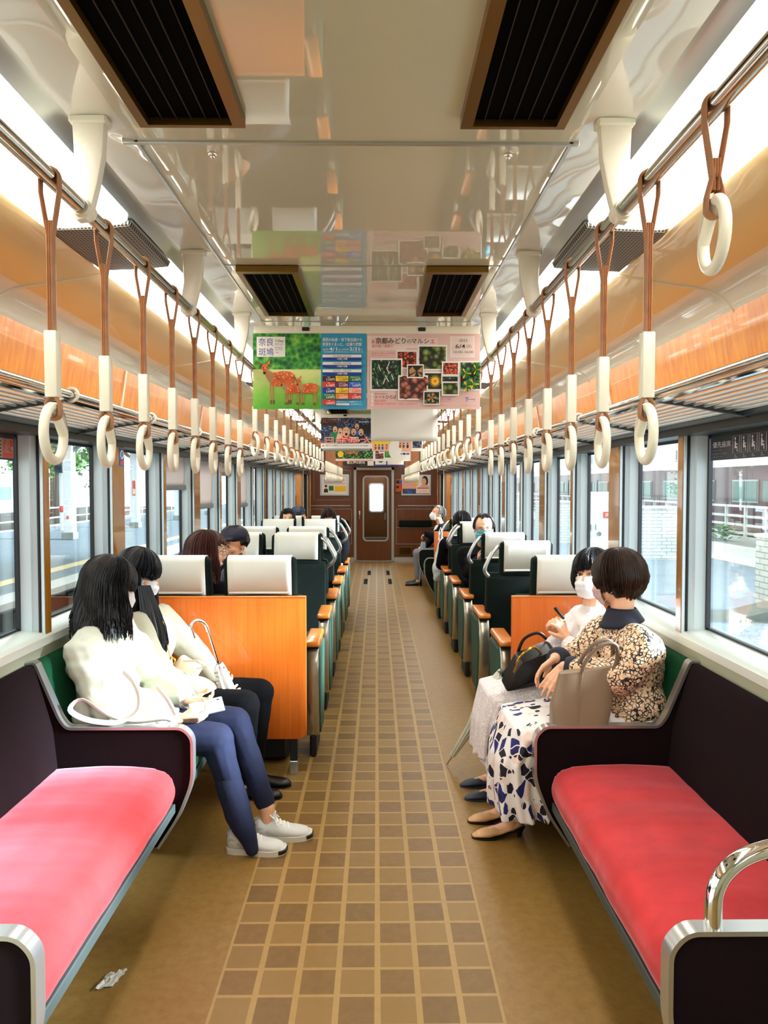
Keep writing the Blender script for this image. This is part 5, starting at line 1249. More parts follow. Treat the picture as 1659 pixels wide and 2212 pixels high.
skirt(rC, [((1.20, 3.22, .57), Yv, Zv, .20, .13, .03), ((1.05, 3.22, .54), Yv, Zv, .215, .112, .03), ((.86, 3.235, .53), Yv, Zv, .215, .098, .03), ((.70, 3.24, .515), Yv, D1, .215, .108, .03), ((.665, 3.25, .42), Yv, Xv, .21, .105, .06), ((.675, 3.27, .28), Yv, Xv, .215, .12, .10), ((.695, 3.29, .175), Yv, Xv, .23, .13, .15)], m_leafskirt, 9)
for q, sm_ in (('L', m_beigesh), ('R', m_beigesh)):
    sh = shoe(rC, C_['an' + q], C_['toe' + q], m_beigesh, m_shoeb, .235, .05, .037, h=.05)
    b = MB(); a = V(C_['an' + q]); b.tube([a + V((.044 * cos(t_), .044 * sin(t_), -.005 - .022 * cos(t_))) for t_ in [2 * pi * k / 20 for k in range(20)]], .016, 8, closed=True, flat=.25, up=(0, 0, 1)); b.build('ankle_strap', m_strapw, sh)
t = thing('handbag', (.88, 3.04, .6), 'taupe leather handbag on the floral woman\'s lap', 'handbag')
b = MB()
def bagf(u, v):
    a = 2 * pi * u; c, s2 = cos(a), sin(a); q = 4; k = (abs(c) ** q + abs(s2) ** q) ** (-1 / q); wx = .125 - .028 * abs(v - .35); wy = .062 - .03 * v
    return V((.885 + .055 * v * .5 + c * k * wx, 3.022 + s2 * k * wy, .615 + .225 * v + .03 * (v > .99) * 0 + .018 * c * v))
b.grid(bagf, 48, 14, cu=True); o_ = len(b.v) - 48 * 15; b.f.append(tuple(range(o_, o_ + 48))); b.mi.append(0); b.f.append(tuple(range(o_ + 48 * 14, o_ + 48 * 15))); b.mi.append(0); b.build('bag_body', m_taupe, t, 60)
b = MB(); b.tube([bagf(.72, v) + V((0, -.001, 0)) for v in [q / 10 for q in range(11)]], .0025, 6); b.build('bag_seam', m_taupe, t)
for yy in (3.0, 3.06):
    b = MB(); b.tube(smooth_path([(.885, yy, .80), (.90, yy - .01, .87), (.945, yy - .015, .93), (.995, yy - .015, .955), (1.03, yy - .01, .94), (1.035, yy, .88), (1.0, yy, .80)]), .0085, 10); b.build('bag_handle', M('taupe_handle', '#6b5540', .4) if 'taupe_handle' not in bpy.data.materials else bpy.data.materials['taupe_handle'], t)

# ---- woman in white lace (behind her)
HD = Head((1.125, 3.66, 1.155), (-.62, -.76, .04), (-.08, .0, 1), k=1.03)
D_ = dict(legk=.84, pel=(1.13, 3.68, .53), chest=(1.14, 3.68, .80), neck=(1.13, 3.67, .985), head=HD, fw=(-1, -.15, 0), shL=(1.10, 3.50, .895), shR=(1.12, 3.84, .895),
          elL=(.995, 3.475, .735), wrL=(.985, 3.575, .845), elR=(.98, 3.80, .75), wrR=(.985, 3.68, .86), hdL=dict(d=(-.45, .25, .85), n=(-.6, .5, -.2), ts=1, curl=(35, 45, 30), thumb=.5), hdR=dict(d=(-.45, -.35, .8), n=(-.3, -.8, -.2), ts=-1, curl=(35, 40, 30), thumb=.5),
          knL=(.65, 3.62, .51), anL=(.68, 3.71, .12), knR=(.64, 3.80, .51), anR=(.675, 3.87, .12), toeL=(-1, 0, 0), toeR=(-1, .03, 0))
rD = person(D_, 'person with a black bob and white mask in a white lace dress')
HD.mask(rD, m_mask); HD.features(rD, False, look=-.003)
hair(HD, rD, m_hblack, length=.12, face=54, bang=.040, vol=1.06, taper=.5, n=1200, back=.13, seed=12, gravity=.8, lock=.0034)
top(D_, rD, m_whitecl, 'blouse', .016, .5, ((9, 9, 12), .004), .009, .04, 0, None, 4)
b = MB()
for q in 'LR':
    s3, e, w_ = V(D_['sh' + q]), V(D_['el' + q]), V(D_['wr' + q]); b.cap(s3, e, .075, .066); b.cap(e, e + (w_ - e) * .8, .062, .043)
melt(b, 'lace_sleeves', m_lace, rD, .008, 3, [((40, 40, 40), .006)])
skirt(rD, [((1.18, 3.70, .56), Yv, Zv, .19, .12, .02), ((1.0, 3.70, .55), Yv, Zv, .20, .115, .02), ((.80, 3.71, .545), Yv, Zv, .20, .10, .02), ((.655, 3.72, .52), Yv, D1, .19, .10, .03), ((.63, 3.73, .42), Yv, Xv, .18, .085, .06), ((.625, 3.75, .25), Yv, Xv, .18, .085, .12), ], m_lace, 11, name='lace_skirt')
skirt(rD, [((1.17, 3.70, .55), Yv, Zv, .18, .11, .02), ((.85, 3.71, .535), Yv, Zv, .18, .09, .02), ((.67, 3.72, .50), Yv, D1, .17, .08, .03), ((.645, 3.74, .34), Yv, Xv, .165, .07, .05), ((.645, 3.75, .20), Yv, Xv, .16, .07, .08)], m_whitecl, 8, name='underskirt')
for q in 'LR': shoe(rD, D_['an' + q], D_['toe' + q], m_navyshoe, m_navyshoe, .235, .03, .035, h=.05)
b = MB(); mt4 = Matrix.Translation((.952, 3.605, .965)) @ Matrix.Rotation(radians(50), 4, 'Y') @ Matrix.Rotation(radians(20), 4, 'X'); b.rbox(-.045, .03, -.01, .01, -.007, .007, .005, 2, mat=mt4); tag(b.build('small_case', m_bagblk), 'tiny black case in the lace dress woman\'s fingers', 'case')
t = thing('tote_bag', (.80, 3.56, .62), 'black leather tote with a gold handle lying on the lace dress woman\'s lap', 'handbag')
b = MB(); q0 = [(.635, 3.48, .675), (.70, 3.42, .655), (.925, 3.42, .69), (.955, 3.50, .80), (.83, 3.56, .845), (.70, 3.55, .76)]
r, f, u = frame((.0, -.75, .62), (.35, .3, .9)); mt4 = Matrix.Translation((.79, 3.50, .735)) @ Matrix.Rotation(radians(-24), 4, 'Y') @ Matrix.Rotation(radians(28), 4, 'X')
b.prism([(x * 1.0, z) for x, z in fillet([(-.165, -.05), (-.02, -.095), (.155, -.075), (.12, .075), (-.05, .085)], .02, 4, True)], 1, -.045, .045, .014, 2); 
for i, p_ in enumerate(b.v): b.v[i] = tuple(mt4 @ V(p_))
b.build('bag_body', m_bagblk, t)
b = MB(); b.tube(smooth_path([mt4 @ V(p_) for p_ in ((-.09, -.04, .05), (-.075, -.06, .10), (-.045, -.06, .14), (.0, -.055, .155), (.04, -.04, .14), (.06, -.03, .07))]), .006, 8); b.build('bag_handle', m_gold, t)
b = MB(); b.tube(smooth_path([mt4 @ V(p_) for p_ in ((-.03, .05, .07), (.02, .06, .12), (.09, .06, .12), (.12, .05, .07))]), .008, 8, flat=.3); b.build('bag_strap', m_bagblk, t)
umbrella((.735, 3.70, .70), (.452, 4.16, .008), 'furled pale umbrella leaning from the lace dress woman to the floor', m_umbw, 'knob', .10, .90, .055, (0, -1, 0), m_steel)

# ---- simpler passengers further down the car
def sitter(label, head, f, fw, top_m, seat_z=.50, y_off=0, trouser=m_blackc, hair_k=None, mask=None, closed=False, skin=None, hands=None, pel=None, neck=None, knees=None, feet=None, vox=.008, k=1.0):
    H = Head(head, f, k=k); h = V(head); fwv = N((fw[0], fw[1], 0)); r = fwv.cross(V((0, 0, 1)))
    nk = V(neck) if neck else h - V((0, 0, .165)) - fwv * .02; pl = V(pel) if pel else V((h.x, h.y, seat_z)) - fwv * .03
    ch = pl * .42 + nk * .58 - fwv * .02; shz = nk - V((0, 0, .085))
    J = dict(pel=pl, chest=ch, neck=nk, head=H, fw=fwv, shR=shz + r * .175, shL=shz - r * .175, vox=vox)
    if skin: J['skin'] = skin
    hd = hands or {}
    J['elR'] = V(hd.get('elR', shz + r * .22 + fwv * .10 - V((0, 0, .22)))); J['elL'] = V(hd.get('elL', shz - r * .22 + fwv * .10 - V((0, 0, .22))))
    J['wrR'] = V(hd.get('wrR', pl + r * .09 + fwv * .28 + V((0, 0, .14)))); J['wrL'] = V(hd.get('wrL', pl - r * .09 + fwv * .28 + V((0, 0, .14))))
    for q in 'LR':
        if 'hd' + q in hd: J['hd' + q] = hd['hd' + q]
    kn = knees or (pl + r * .1 + fwv * .46, pl - r * .1 + fwv * .46)
    J['knR'], J['knL'] = V(kn[0]), V(kn[1]); ft = feet or (V((kn[0][0], kn[0][1], .11)) - fwv * .03, V((kn[1][0], kn[1][1], .11)) - fwv * .03); J['anR'], J['anL'] = V(ft[0]), V(ft[1])
    root = person(J, label); H.features(root, closed)
    if mask: H.mask(root, mask)
    if hair_k: hair(H, root, seed=len(label), **hair_k)
    top(J, root, top_m, 'jacket', .024, .93, ((8, 8, 11), .007), .011); trousers(J, root, trouser, vox=.011)
    for q in 'LR': shoe(root, J['an' + q], tuple(fwv), m_shoeb, None, .26)
    return root, J, H
rE, JE, HE = sitter('person with reddish brown wavy hair and glasses behind the left partition', (-1.0, 4.60, 1.175), (.88, .42, -.05), (.3, 1, 0), m_blackc, hair_k=dict(mat=m_hred, length=.17, face=66, bang=.075, vol=1.16, taper=.8, flare=.05, n=700, back=.19, lock=.005, wave=.014), k=1.05, knees=((-.88, 5.0, .5), (-1.08, 5.02, .5)))
def glasses(H, root, mat=m_black):
    b = MB()
    for q in (-1, 1):
        b.tube([H.p(q * .033 + .025 * cos(a), .108 - .004 * abs(cos(a)), .0 + .019 * sin(a)) for a in [2 * pi * k / 20 for k in range(20)]], .0022, 6, closed=True); b.tube([H.p(q * .058, .104, .006), H.p(q * .076, .05, .008), H.p(q * .078, -.01, .004)], .002, 6)
    b.tube([H.p(-.008, .11, .004), H.p(.008, .11, .004)], .002, 6); return b.build('glasses', mat, root)
glasses(HE, rE, m_steel)
rF, JF, HF = sitter('person in a dark flat cap leaning toward the reddish haired woman', (-.905, 4.95, 1.20), (-.50, -.85, -.12), (-.6, -.7, 0), m_navyc, hair_k=dict(mat=m_hblack, length=.03, face=75, bang=.09, vol=1.0, taper=.9, n=60, back=.05), skin=m_skin2, pel=(-.64, 5.40, .5), neck=(-.83, 5.03, 1.035), knees=((-.95, 5.22, .5), (-.72, 5.0, .5)), feet=((-.95, 5.2, .11), (-.74, 4.95, .11)), hands=dict(wrR=(-.93, 5.02, .86), elR=(-.98, 5.2, .72), wrL=(-.72, 4.9, .72), elL=(-.56, 5.0, .75)))
b = MB(); HF.ell(b, (0, -.012, .062), (.088, .108, .062), 20); HF.ell(b, (0, .075, .052), (.066, .065, .012)); o = melt(b, 'flat_cap', m_navyc, rF, .006, 4)
b = MB(); HF.ell(b, (0, .046, -.085), (.048, .05, .036)); HF.ell(b, (0, .0, -.075), (.063, .055, .045)); melt(b, 'beard', m_hblack, rF, .005, 2, [((60, 60, 60), .003)])
rI, JI, HI = sitter('person with black hair whose forehead shows above a far left headrest', (-1.035, 9.06, 1.185), (.1, -1, -.05), (0, -1, 0), m_blackc, hair_k=dict(mat=m_hblack, length=.12, face=52, bang=.085, vol=1.05, n=300, lock=.004), vox=.012)
rK, JK, HK = sitter('person with brown hair in black by the far left aisle', (-.535, 9.08, 1.19), (.05, -1, -.2), (0, -1, 0), m_blackc, hair_k=dict(mat=m_hbrown, length=.15, face=45, bang=.05, vol=1.05, n=300, lock=.004), vox=.012, hands=dict(elL=(-.335, 8.95, .82), wrL=(-.37, 8.75, .68), elR=(-.76, 8.95, .8), wrR=(-.66, 8.75, .68)))
rN, JN, HN = sitter('person in a patterned navy hat on the far left bench', (-1.03, 10.3, 1.175), (1, -.1, -.1), (1, 0, 0), m_navyc, hair_k=dict(mat=m_hblack, length=.05, face=60, bang=.07, n=50), vox=.012, pel=(-1.1, 10.3, .53))
b = MB(); HN.ell(b, (0, -.01, .05), (.086, .104, .075), 20); melt(b, 'patterned_hat', M('hat_print', '#3a4560', .8, 0, .5, 30), rN, .008, 3)
gh = dict(elR=(.90, 6.75, .80), wrR=(.955, 6.50, .93), elL=(1.235, 6.70, .80), wrL=(1.06, 6.46, .93), hdR=dict(d=(.2, -.2, 1), n=(.6, -.6, 0), ts=-1, curl=(25, 30, 20), thumb=.4), hdL=dict(d=(-.4, -.2, .8), n=(-.6, -.5, 0), ts=1, curl=(35, 40, 25), thumb=.4))
rG, JG, HG = sitter('person with receding hair, glasses, teal mask and black suit on the right', (1.012, 6.62, 1.21), (-.06, -1, -.14), (0, -1, 0), m_suit, mask=m_maskt, closed=True, hands=gh, pel=(1.06, 7.2, .52), neck=(1.03, 6.78, 1.04), hair_k=dict(mat=m_hblack, length=.03, face=72, bang=.112, vol=1.0, taper=.9, n=400, back=.05, lock=.0025), k=1.06, vox=.007, knees=((.95, 6.75, .5), (1.17, 6.75, .5)), feet=((.95, 6.78, .11), (1.17, 6.78, .11)))
glasses(HG, rG)
b = MB(); b.ell(V((1.035, 6.585, .985)), (.02, .02, .05)); tag(thing('smartphone', (1.02, 6.5, 1.0), 'dark smartphone held by the suited man on the right', 'phone'), 'dark smartphone held by the suited man on the right', 'phone')
ph = bpy.data.objects['smartphone.001']; b = MB(); mt4 = Matrix.Translation((1.015, 6.44, 1.01)) @ Matrix.Rotation(radians(-20), 4, 'X'); b.rbox(-.035, .035, -.004, .004, -.07, .07, .003, 1, mat=mt4); b.build('phone_body', m_black, ph)
b = MB(); b.tube([(1.02, 6.70, .93), (1.02, 6.69, .84), (1.03, 6.76, .72)], [.018, .03, .03], 8, flat=.35, up=(1, 0, 0)); b.build('necktie', m_navyc, rG)
b = MB(); b.ell((1.02, 6.76, .92), (.055, .035, .075)); b.build('shirt', m_whitecl, rG)
sitter('person seen as a black haired crown above the right headrests', (1.0, 8.22, 1.175), (0, 1, 0), (0, 1, 0), m_blackc, hair_k=dict(mat=m_hblack, length=.06, face=40, bang=.05, vol=1.16, n=400, lock=.004), vox=.012)
hh = dict(elR=(.98, 11.58, .78), wrR=(.84, 11.66, .83), elL=(.98, 12.02, .75), wrL=(.86, 11.9, .62), hdR=dict(d=(-.8, .1, -.5), n=(0, 0, -1), ts=-1, curl=(40, 50, 30)), hdL=dict(d=(-1, -.2, -.1), n=(0, 0, -1), ts=1, curl=(20, 20, 15)))
rH, JH, HH = sitter('person with grey hair, white mask and dark suit asleep on the far right bench', (1.03, 11.8, 1.14), (-.93, -.25, .22), (-1, 0, 0), m_suit, mask=m_mask, closed=True, hands=hh, pel=(1.12, 11.8, .53), neck=(1.08, 11.8, .965), hair_k=dict(mat=m_hgrey, length=.03, face=70, bang=.1, vol=1.0, n=400, back=.05, lock=.0025), trouser=m_greytr, k=1.08, knees=((.70, 11.72, .50), (.71, 11.95, .50)), feet=((.71, 11.70, .10), (.73, 11.95, .10)), vox=.009)
b = MB(); b.ell(JH['chest'] + V((-.10, -.01, .02)), (.06, .075, .15)); b.ell(JH['neck'] + V((-.03, 0, -.05)), (.07, .075, .05)); b.build('shirt', m_whitecl, rH)
umbrella((.80, 11.60, .80), (.72, 11.55, .02), 'slate umbrella standing between the old man\'s knees', m_umbg, 'knob', .12, .93, .045)
t = thing('plastic_bag', (.80, 8.9, .9), 'pale plastic bag hanging from a right seat handle', 'bag')
b = MB(); b.cap((.80, 8.62, .95), (.77, 8.62, .62), .02, .07); b.cap((.77, 8.62, .62), (.77, 8.62, .52), .07, .06); melt(b, 'bag_body', M('thin_plastic', '#cfd8d6', .35), t, .01, 3, [((20, 20, 14), .012)])
b = MB(); b.tube([(.78, 8.66, .95), (.785, 8.66, 1.05), (.80, 8.66, 1.1), (.82, 8.66, 1.03), (.81, 8.64, .95)], .006, 6, flat=.5); b.build('bag_loop', bpy.data.materials['thin_plastic'], t)
# ================================================================ station outside
m_asph = M('asphalt', '#7d8a90', .8, 0, .12, 3, .3, 60); m_ballast = M('ballast', '#4a463c', .95, 0, .4, 30, .6, 40)
m_edge = M('platform_coping', '#c9cac2', .7, 0, .06, 4); m_conc = M('concrete', '#8b9088', .85, 0, .15, 3); m_wpaint = M('white_paint', '#e3e6e4', .5); m_ypaint = M('yellow_tactile', '#e3d2a0', .7); m_maroon = M('maroon_coach', '#54131c', .25, 0, 0, 4, 0, 60, coat=.5)
m_rail = M('rail_steel', '#57504a', .5, .7); m_tglass = M('coach_glass', '#5f8a80', .1, 0, 0, 4, 0, 60, spec=.8); m_under = M('underframe', '#1c1c22', .8); m_ivory = M('ivory_roof', '#e5e0d2', .5); m_canopy = M('canopy_steel', '#6f8179', .6); m_bldg = M('pale_facade', '#d5d9da', .7); m_signal = M('signal_blue_black', '#11213a', .5)
g = G('leaves'); p = g.pos(); g.set(col=g.ramp(g.noise(p, 3.5, 6, .75), [(.3, '#2f5c2a'), (.55, '#6a9a4e'), (.75, '#a8c488')]), rough=.9, spec=.1); m_leaf = g.m
g = G('white_tile'); br = g.n('TexBrick'); p = g.n('TexCoord'); sp = g.n('SeparateXYZ'); g.l(p.outputs['Object'], sp.inputs[0]); cb = g.n('CombineXYZ'); g.l(g.math('ADD', sp.outputs[0], sp.outputs[1]), cb.inputs[0]); g.l(sp.outputs[2], cb.inputs[1]); g.l(cb.outputs[0], br.inputs[0])
br.inputs['Color1'].default_value = lin('#dfe3de'); br.inputs['Color2'].default_value = lin('#d6dbd8'); br.inputs['Mortar'].default_value = lin('#8b9694'); br.inputs['Scale'].default_value = 1; br.inputs['Mortar Size'].default_value = .006; br.inputs['Brick Width'].default_value = .22; br.inputs['Row Height'].default_value = .075
g.set(col=br.outputs[0], rough=.4); m_brick = g.m
# left: track pit, far platform with a canopy
b = MB(); b.box(-60, -1.5, -12, 90, -1.2, -1.05); struct(b.build('ground_track_left', m_ballast))
b = MB(); b.box(-13, -5.15, -12, 90, -.20, .0); struct(b.build('ground_platform_left', m_asph))
b = MB(); b.box(-5.35, -4.92, -12, 90, -.09, .004); b.box(-12.9, -12.5, -12, 90, -.1, .004); struct(b.build('kerb_platform_left', m_edge))
b = MB(); b.box(-6.15, -5.85, -12, 90, .0, .006); struct(b.build('path_marking_left', m_ypaint))
b = MB(); b.box(-5.3, -5.15, -12, 90, -1.05, -.2); struct(b.build('wall_platform_left', m_under))
for k in range(16):
    y = 1.2 + 1.9 * k; b = MB(); b.prism([(-5.14, -.23), (-4.95, -.23), (-4.98, -.3), (-5.1, -.62), (-5.14, -.62)], 1, y - .12, y + .12)
    tag(b.build('platform_bracket', m_conc), 'concrete bracket under the platform edge outside, %s from the camera' % ordn(k), 'bracket', 'platform edge brackets')
for i, x in enumerate((-2.75, -4.15)):
    b = MB(); b.box(x - .035, x + .035, -12, 90, -.95, -.82); tag(b.build('running_rail', m_rail), ('steel rail nearer the train' if i == 0 else 'steel rail nearer the platform') + ' in the left track', 'rail', 'rails of the left track')
for k, y in enumerate((9.7, 15.7, 21.7, 27.6, 33.5, 39.5)):
    t = thing('platform_post', (-8.9, y, 0), 'pale canopy post on the left platform, %s from the camera' % ordn(k), 'post', 'canopy posts')
    b = MB(); b.rbox(-9.04, -8.76, y - .14, y + .14, 0, 3.2, .02, 1); b.build('post', m_wpaint, t)
    b = MB(); b.rbox(-9.08, -8.72, y - .18, y + .18, 0, .22, .02, 1); b.build('post_base', m_conc, t)
    b = MB(); b.tube([(-8.9, y, 2.5), (-8.2, y, 3.0), (-7.2, y, 3.25)], .06, 8); b.tube([(-8.9, y, 2.5), (-9.6, y, 3.0), (-10.6, y, 3.25)], .06, 8); b.build('post_arm', m_canopy, t)
    if k in (2, 3):
        b = MB(); b.box(-8.95, -8.85, y - .145, y - .142, 1.2 if k == 3 else .55, 1.75 if k == 3 else .75, 0); b.box(-8.94, -8.86, y - .148, y - .145, 1.25 if k == 3 else .6, 1.45 if k == 3 else .7, 1); b.build('post_notice', [m_redp if k == 3 else m_wpaint, m_ypaint if k == 3 else m_redp], t)
b = MB(); b.prism([(-11.6, 3.55), (-8.9, 3.3), (-6.3, 3.55), (-6.3, 3.65), (-8.9, 3.42), (-11.6, 3.65)], 1, 12, 60)
for k in range(8): b.box(-11.4, -6.5, 12.5 + 5.9 * k, 12.7 + 5.9 * k, 3.2, 3.35)
tag(b.build('platform_canopy', m_canopy), 'grey green canopy roof over the left platform', 'canopy')
t = thing('track_signal', (-11.4, 27, 0), 'dark headed signal lamp with a white mast beyond the left platform', 'signal')
b = MB(); b.tube([(-10.9, 26, -.6), (-10.9, 26, 3.0)], .12, 10); b.build('mast', m_wpaint, t)
b = MB(); b.rbox(-11.15, -10.65, 25.8, 26.1, 2.0, 2.75, .12, 3); b.build('signal_head', m_signal, t)
b = MB(); b.ell((-10.9, 25.9, .75), (.12, .06, .12)); b.build('red_lamp', m_redp, t)
b = MB()
for z in (.15, .55, .95): b.tube([(-13.2, 8, z - .3), (-13.2, 70, z - .3)], .03, 6)
for k in range(30): b.tube([(-13.2, 8 + 2 * k, -.6), (-13.2, 8 + 2 * k, .7)], .03, 6)
tag(b.build('trackside_fence', m_wpaint), 'white tube fence behind the left platform', 'fence')
random.seed(3)
def tree(x, y, z, r, label, n=330):
    t = thing('tree', (x, y, -1), label, 'tree', 'trees behind the left platform')
    b = MB()
    clumps = [V((x + random.gauss(0, .5) * r, y + random.gauss(0, .5) * r, z + random.gauss(0, .42) * r)) for k in range(46)]
    for k in range(n * 10):
        c = random.choice(clumps); d = V((random.gauss(0, 1), random.gauss(0, 1), random.gauss(0, 1))).normalized(); p = c + d * r * random.uniform(.05, .24)
        u_ = V((random.uniform(-1, 1), random.uniform(-1, 1), random.uniform(-.6, .6))).normalized(); w_ = u_.cross(d + V((0, 0, .3))).normalized(); s_ = random.uniform(.10, .2)
        b.add([p - u_ * s_, p + w_ * s_ * .6, p + u_ * s_, p - w_ * s_ * .6], [(0, 1, 2, 3)])
    b.build('tree_crown', m_leaf, t, 0)
    b = MB(); b.tube([(x, y, -1), (x, y, z)], [.3, .18], 8); b.build('tree_trunk', M('bark', '#4b3a28', .9) if 'bark' not in bpy.data.materials else bpy.data.materials['bark'], t)
for x, y, z, r, l in ((-21, 24, 4.2, 3.4, 'round tree behind the left platform, nearest the camera'), (-25, 35, 4.8, 3.6, 'tree second from the camera behind the left platform'), (-20, 47, 4.6, 3.4, 'tree seen through the second left window'), (-26, 60, 5.5, 4.2, 'distant tree behind the left canopy posts')): tree(x, y, z, r, l)
t = thing('station_building', (-32, 40, -1), 'pale low buildings far behind the left platform', 'building')
b = MB(); b.box(-46, -34, 8, 90, -1, 2.6); b.box(-48, -36, 50, 90, 2.6, 6.4); b.build('wall', m_bldg, t)
for k in range(10):
    b = MB(); b.box(-33.98, -33.95, 11 + 7 * k, 13.4 + 7 * k, .2, 1.4); b.build('window', m_tglass, t)
# left: white shed near
b = MB(); b.box(-20, -17.5, 14, 19, -1, 1.5); b.prism([(-20.3, 1.5), (-17.2, 1.5), (-18.7, 2.1)], 1, 13.8, 19.2); tag(b.build('trackside_shed', m_bldg), 'small white trackside shed seen through the first left window', 'shed')
# right: our own platform, tiled walls, fence and another train
b = MB(); b.box(1.62, 9.2, -12, 90, -.3, -.02); struct(b.build('ground_platform_right', m_asph))
b = MB(); b.box(7.4, 9.6, -12, 90, -.2, .0); struct(b.build('path_white_band', m_edge))
b = MB(); b.box(9.6, 60, -12, 90, -1.3, -1.0); struct(b.build('ground_track_right', m_ballast))
b = MB(); b.box(9.6, 9.75, -12, 90, -.5, -.02); struct(b.build('kerb_right', m_under))
b = MB(); b.box(9.75, 10.6, -12, 90, -.35, -.05); struct(b.build('ground_verge_right', m_conc))
for (x0, x1, y0, y1, z1, l) in ((4.9, 5.7, 8.5, 9.4, .93, 'short white tiled wall outside the first right window'), (5.78, 6.6, 15.9, 16.5, 1.08, 'white tiled wall outside behind the woman in floral'), (4.5, 5.35, 20.2, 20.7, 1.1, 'white tiled wall outside beyond the white cabinet'), (4.6, 5.5, 27.5, 28.1, 1.2, 'farthest white tiled wall on the right platform')):
    b = MB(); b.box(x0, x1, y0, y1, -.02, z1, 0); o = b.build('tiled_wall', m_brick); tag(o, l, 'low wall')
    MB().rbox(x0 - .02, x1 + .02, y0 - .02, y1 + .02, z1, z1 + .05, .01, 1).build('wall_coping', m_wpaint, o)
b = MB(); b.prism([(4.9, -.02), (4.25, -.02), (4.9, .14)], 1, 8.7, 9.2); tag(b.build('ramp_block', m_conc), 'small concrete wedge beside the short tiled wall', 'ramp')
t = thing('hydrant_cabinet', (4.7, 15.2, 0), 'white fire hydrant cabinet with a red sign on the right platform', 'cabinet')
b = MB(); b.rbox(4.36, 5.0, 15.0, 15.5, 0, 1.45, .02, 1); b.build('cabinet_body', m_wpaint, t)
b = MB(); b.box(4.66, 5.0, 14.985, 15.0, .93, 1.05, 0); text(b, '消火栓', (4.68, 14.98, .955), (1, 0, 0), (0, 0, 1), .09, bold=.01, m=1, width=.30); b.build('red_sign', [m_redp, m_wpaint], t)
b = MB(); b.ell((4.97, 14.98, 1.31), (.06, .03, .06)); b.build('red_lamp', m_redp, t)
b = MB(); b.tube([(4.58, 14.98, .60), (4.58, 15, .60)], .045, 14); b.build('dial', m_grey, t)
for x in (4.39, 4.5):
    b = MB(); b.box(x, x + .02, 14.98, 15, .68, .8); b.build('hinge', m_grey, t)
t = thing('parked_train', (15, 30, 0), 'maroon train with an ivory roof standing beyond the right platform', 'train')
b = MB(); b.box(13.6, 16.4, 4, 80, -.1, 2.28); b.build('coach_body', m_maroon, t)
b = MB(); b.prism([(13.58, 2.28), (16.4, 2.28), (16.2, 2.7), (15.6, 2.95), (14.4, 2.95), (13.8, 2.7)], 1, 4, 80); b.build('coach_roof', m_ivory, t)
b = MB(); b.box(13.9, 16.2, 4, 80, -1.0, -.1); b.build('underframe', m_under, t)
for k in range(20):
    y = 12.5 + 3.4 * k
    b = MB(); b.box(13.56, 13.6, y, y + 1.9, .95, 1.78); b.build('window_frame', m_alu, t)
    b = MB(); b.box(13.54, 13.57, y + .06, y + .92, 1.0, 1.73); b.box(13.54, 13.57, y + .98, y + 1.84, 1.0, 1.73); b.build('coach_window', m_tglass, t)
    if k % 2:
        b = MB(); b.box(13.57, 13.6, y + 2.15, y + 3.15, 0, 1.9); b.build('coach_door', m_maroon, t)
        b = MB(); b.box(13.55, 13.57, y + 2.25, y + 2.6, 1.0, 1.73); b.box(13.55, 13.57, y + 2.7, y + 3.05, 1.0, 1.73); b.build('coach_window', m_tglass, t)
for k in range(5):
    b = MB()
    for q in (-1, 1): b.tube([(13.85, 16 + 13 * k + q * 1.0, -.62), (13.95, 16 + 13 * k + q * 1.0, -.62)], .42, 20)
    b.box(13.8, 13.95, 14.6 + 13 * k, 17.4 + 13 * k, -.7, -.5); b.build('bogie', m_under, t)
t = thing('platform_fence', (11, 30, 0), 'white railing in front of the maroon train', 'fence')
b = MB()
for z in (.92, .62, .36, .12): b.box(10.97, 11.03, 4, 80, z, z + .07)
b.box(10.95, 11.05, 4, 80, -.15, .05); b.build('rails', m_wpaint, t)
b = MB()
for k in range(52): b.box(10.96, 11.04, 5 + 1.2 * k, 5.08 + 1.2 * k, 0, .99)
b.build('balusters', m_wpaint, t)
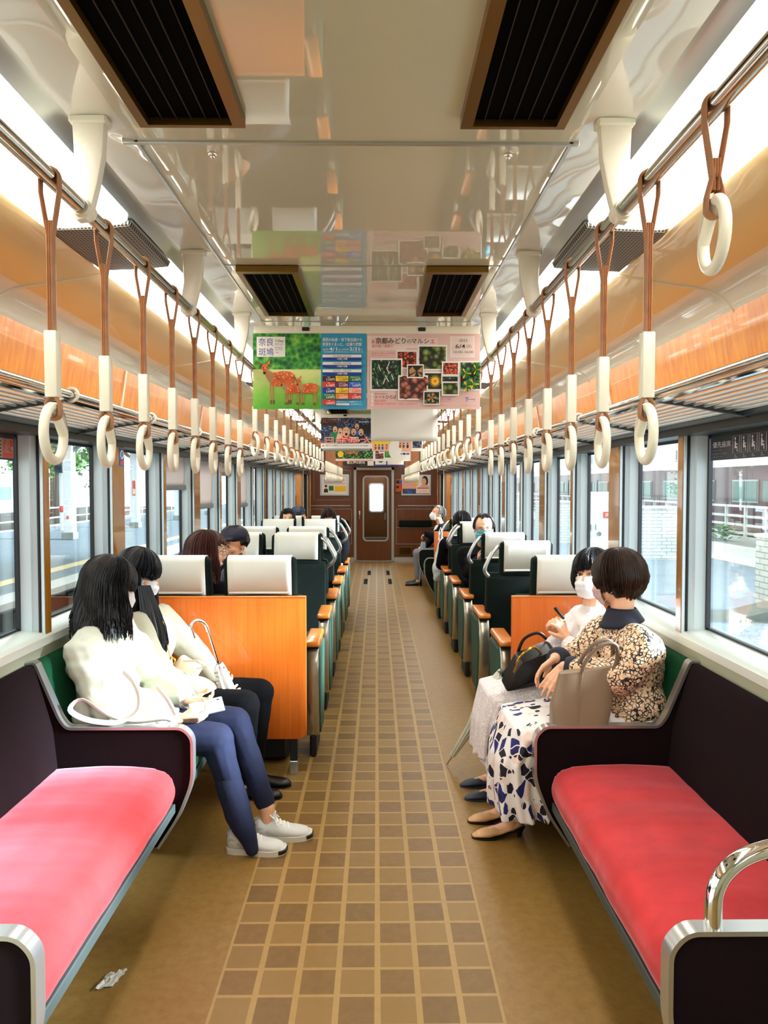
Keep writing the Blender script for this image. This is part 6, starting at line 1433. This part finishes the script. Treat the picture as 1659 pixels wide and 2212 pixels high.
b = MB()
for k in range(16): b.prism([(10.9, -1.0), (11.1, -1.0), (11.1, -.1), (11.4, -.1), (10.6, -.1), (10.9, -.3)], 1, 6 + 3.6 * k, 6.3 + 3.6 * k)
b.build('support', m_conc, t)
random.seed(5); b = MB()
for k in range(90):
    a, e = random.uniform(0, 6.28), random.uniform(.2, 1.3); r = random.uniform(.2, .55); p = V((10.3 + r * cos(a) * cos(e), 21.8 + r * sin(a) * cos(e), -.05 + r * sin(e)))
    u_ = V((cos(a), sin(a), .6)) * .09; w_ = V((-sin(a), cos(a), 0)) * .05
    b.add([p - u_, p + w_, p + u_ + V((0, 0, -.03)), p - w_], [(0, 1, 2, 3)])
t = b.build('weed_bush', m_leaf, None, 0); tag(t, 'bright green weed growing by the railing outside', 'weed')
for s_, y, x in (('19', 9.1, 4.55), ('20', 13.5, 6.05)):
    pass
t = thing('number_sign', (5.2, 13, 2), 'pale number sign on a thin pole seen through the second right window', 'sign')
b = MB(); b.box(4.9, 5.9, 13.0, 13.03, 1.85, 2.45, 0); text(b, '19', (5.25, 12.995, 2.0), (1, 0, 0), (0, 0, 1), .3, m=1); b.build('sign_board', [m_wpaint, m_grey], t)
b = MB(); b.tube([(5.9, 13.05, -.02), (5.9, 13.05, 2.5)], .03, 8); b.build('sign_pole', m_grey, t)
t = thing('facade', (30, 40, 0), 'pale building behind the maroon train', 'building')
b = MB(); b.box(26, 34, 20, 90, -1, 5); b.build('wall', m_bldg, t)
# litter on the floor
b = MB(); random.seed(11)
b.grid(lambda u, v: (-.845 + .055 * u + .02 * v + .008 * noise.noise(V((u * 5, v * 5, 1))), 2.29 + .08 * v + .02 * u, .004 + .016 * abs(noise.noise(V((u * 4, v * 4, 7))))), 7, 7)
o = b.build('paper_scrap', M('crumpled_paper', '#b9b0a0', .8), None, 0); md = o.modifiers.new('s', 'SOLIDIFY'); md.thickness = .001
tag(o, 'crumpled pale paper scrap on the floor under the left bench', 'litter')
bpy.data.scenes.remove(_tmp)
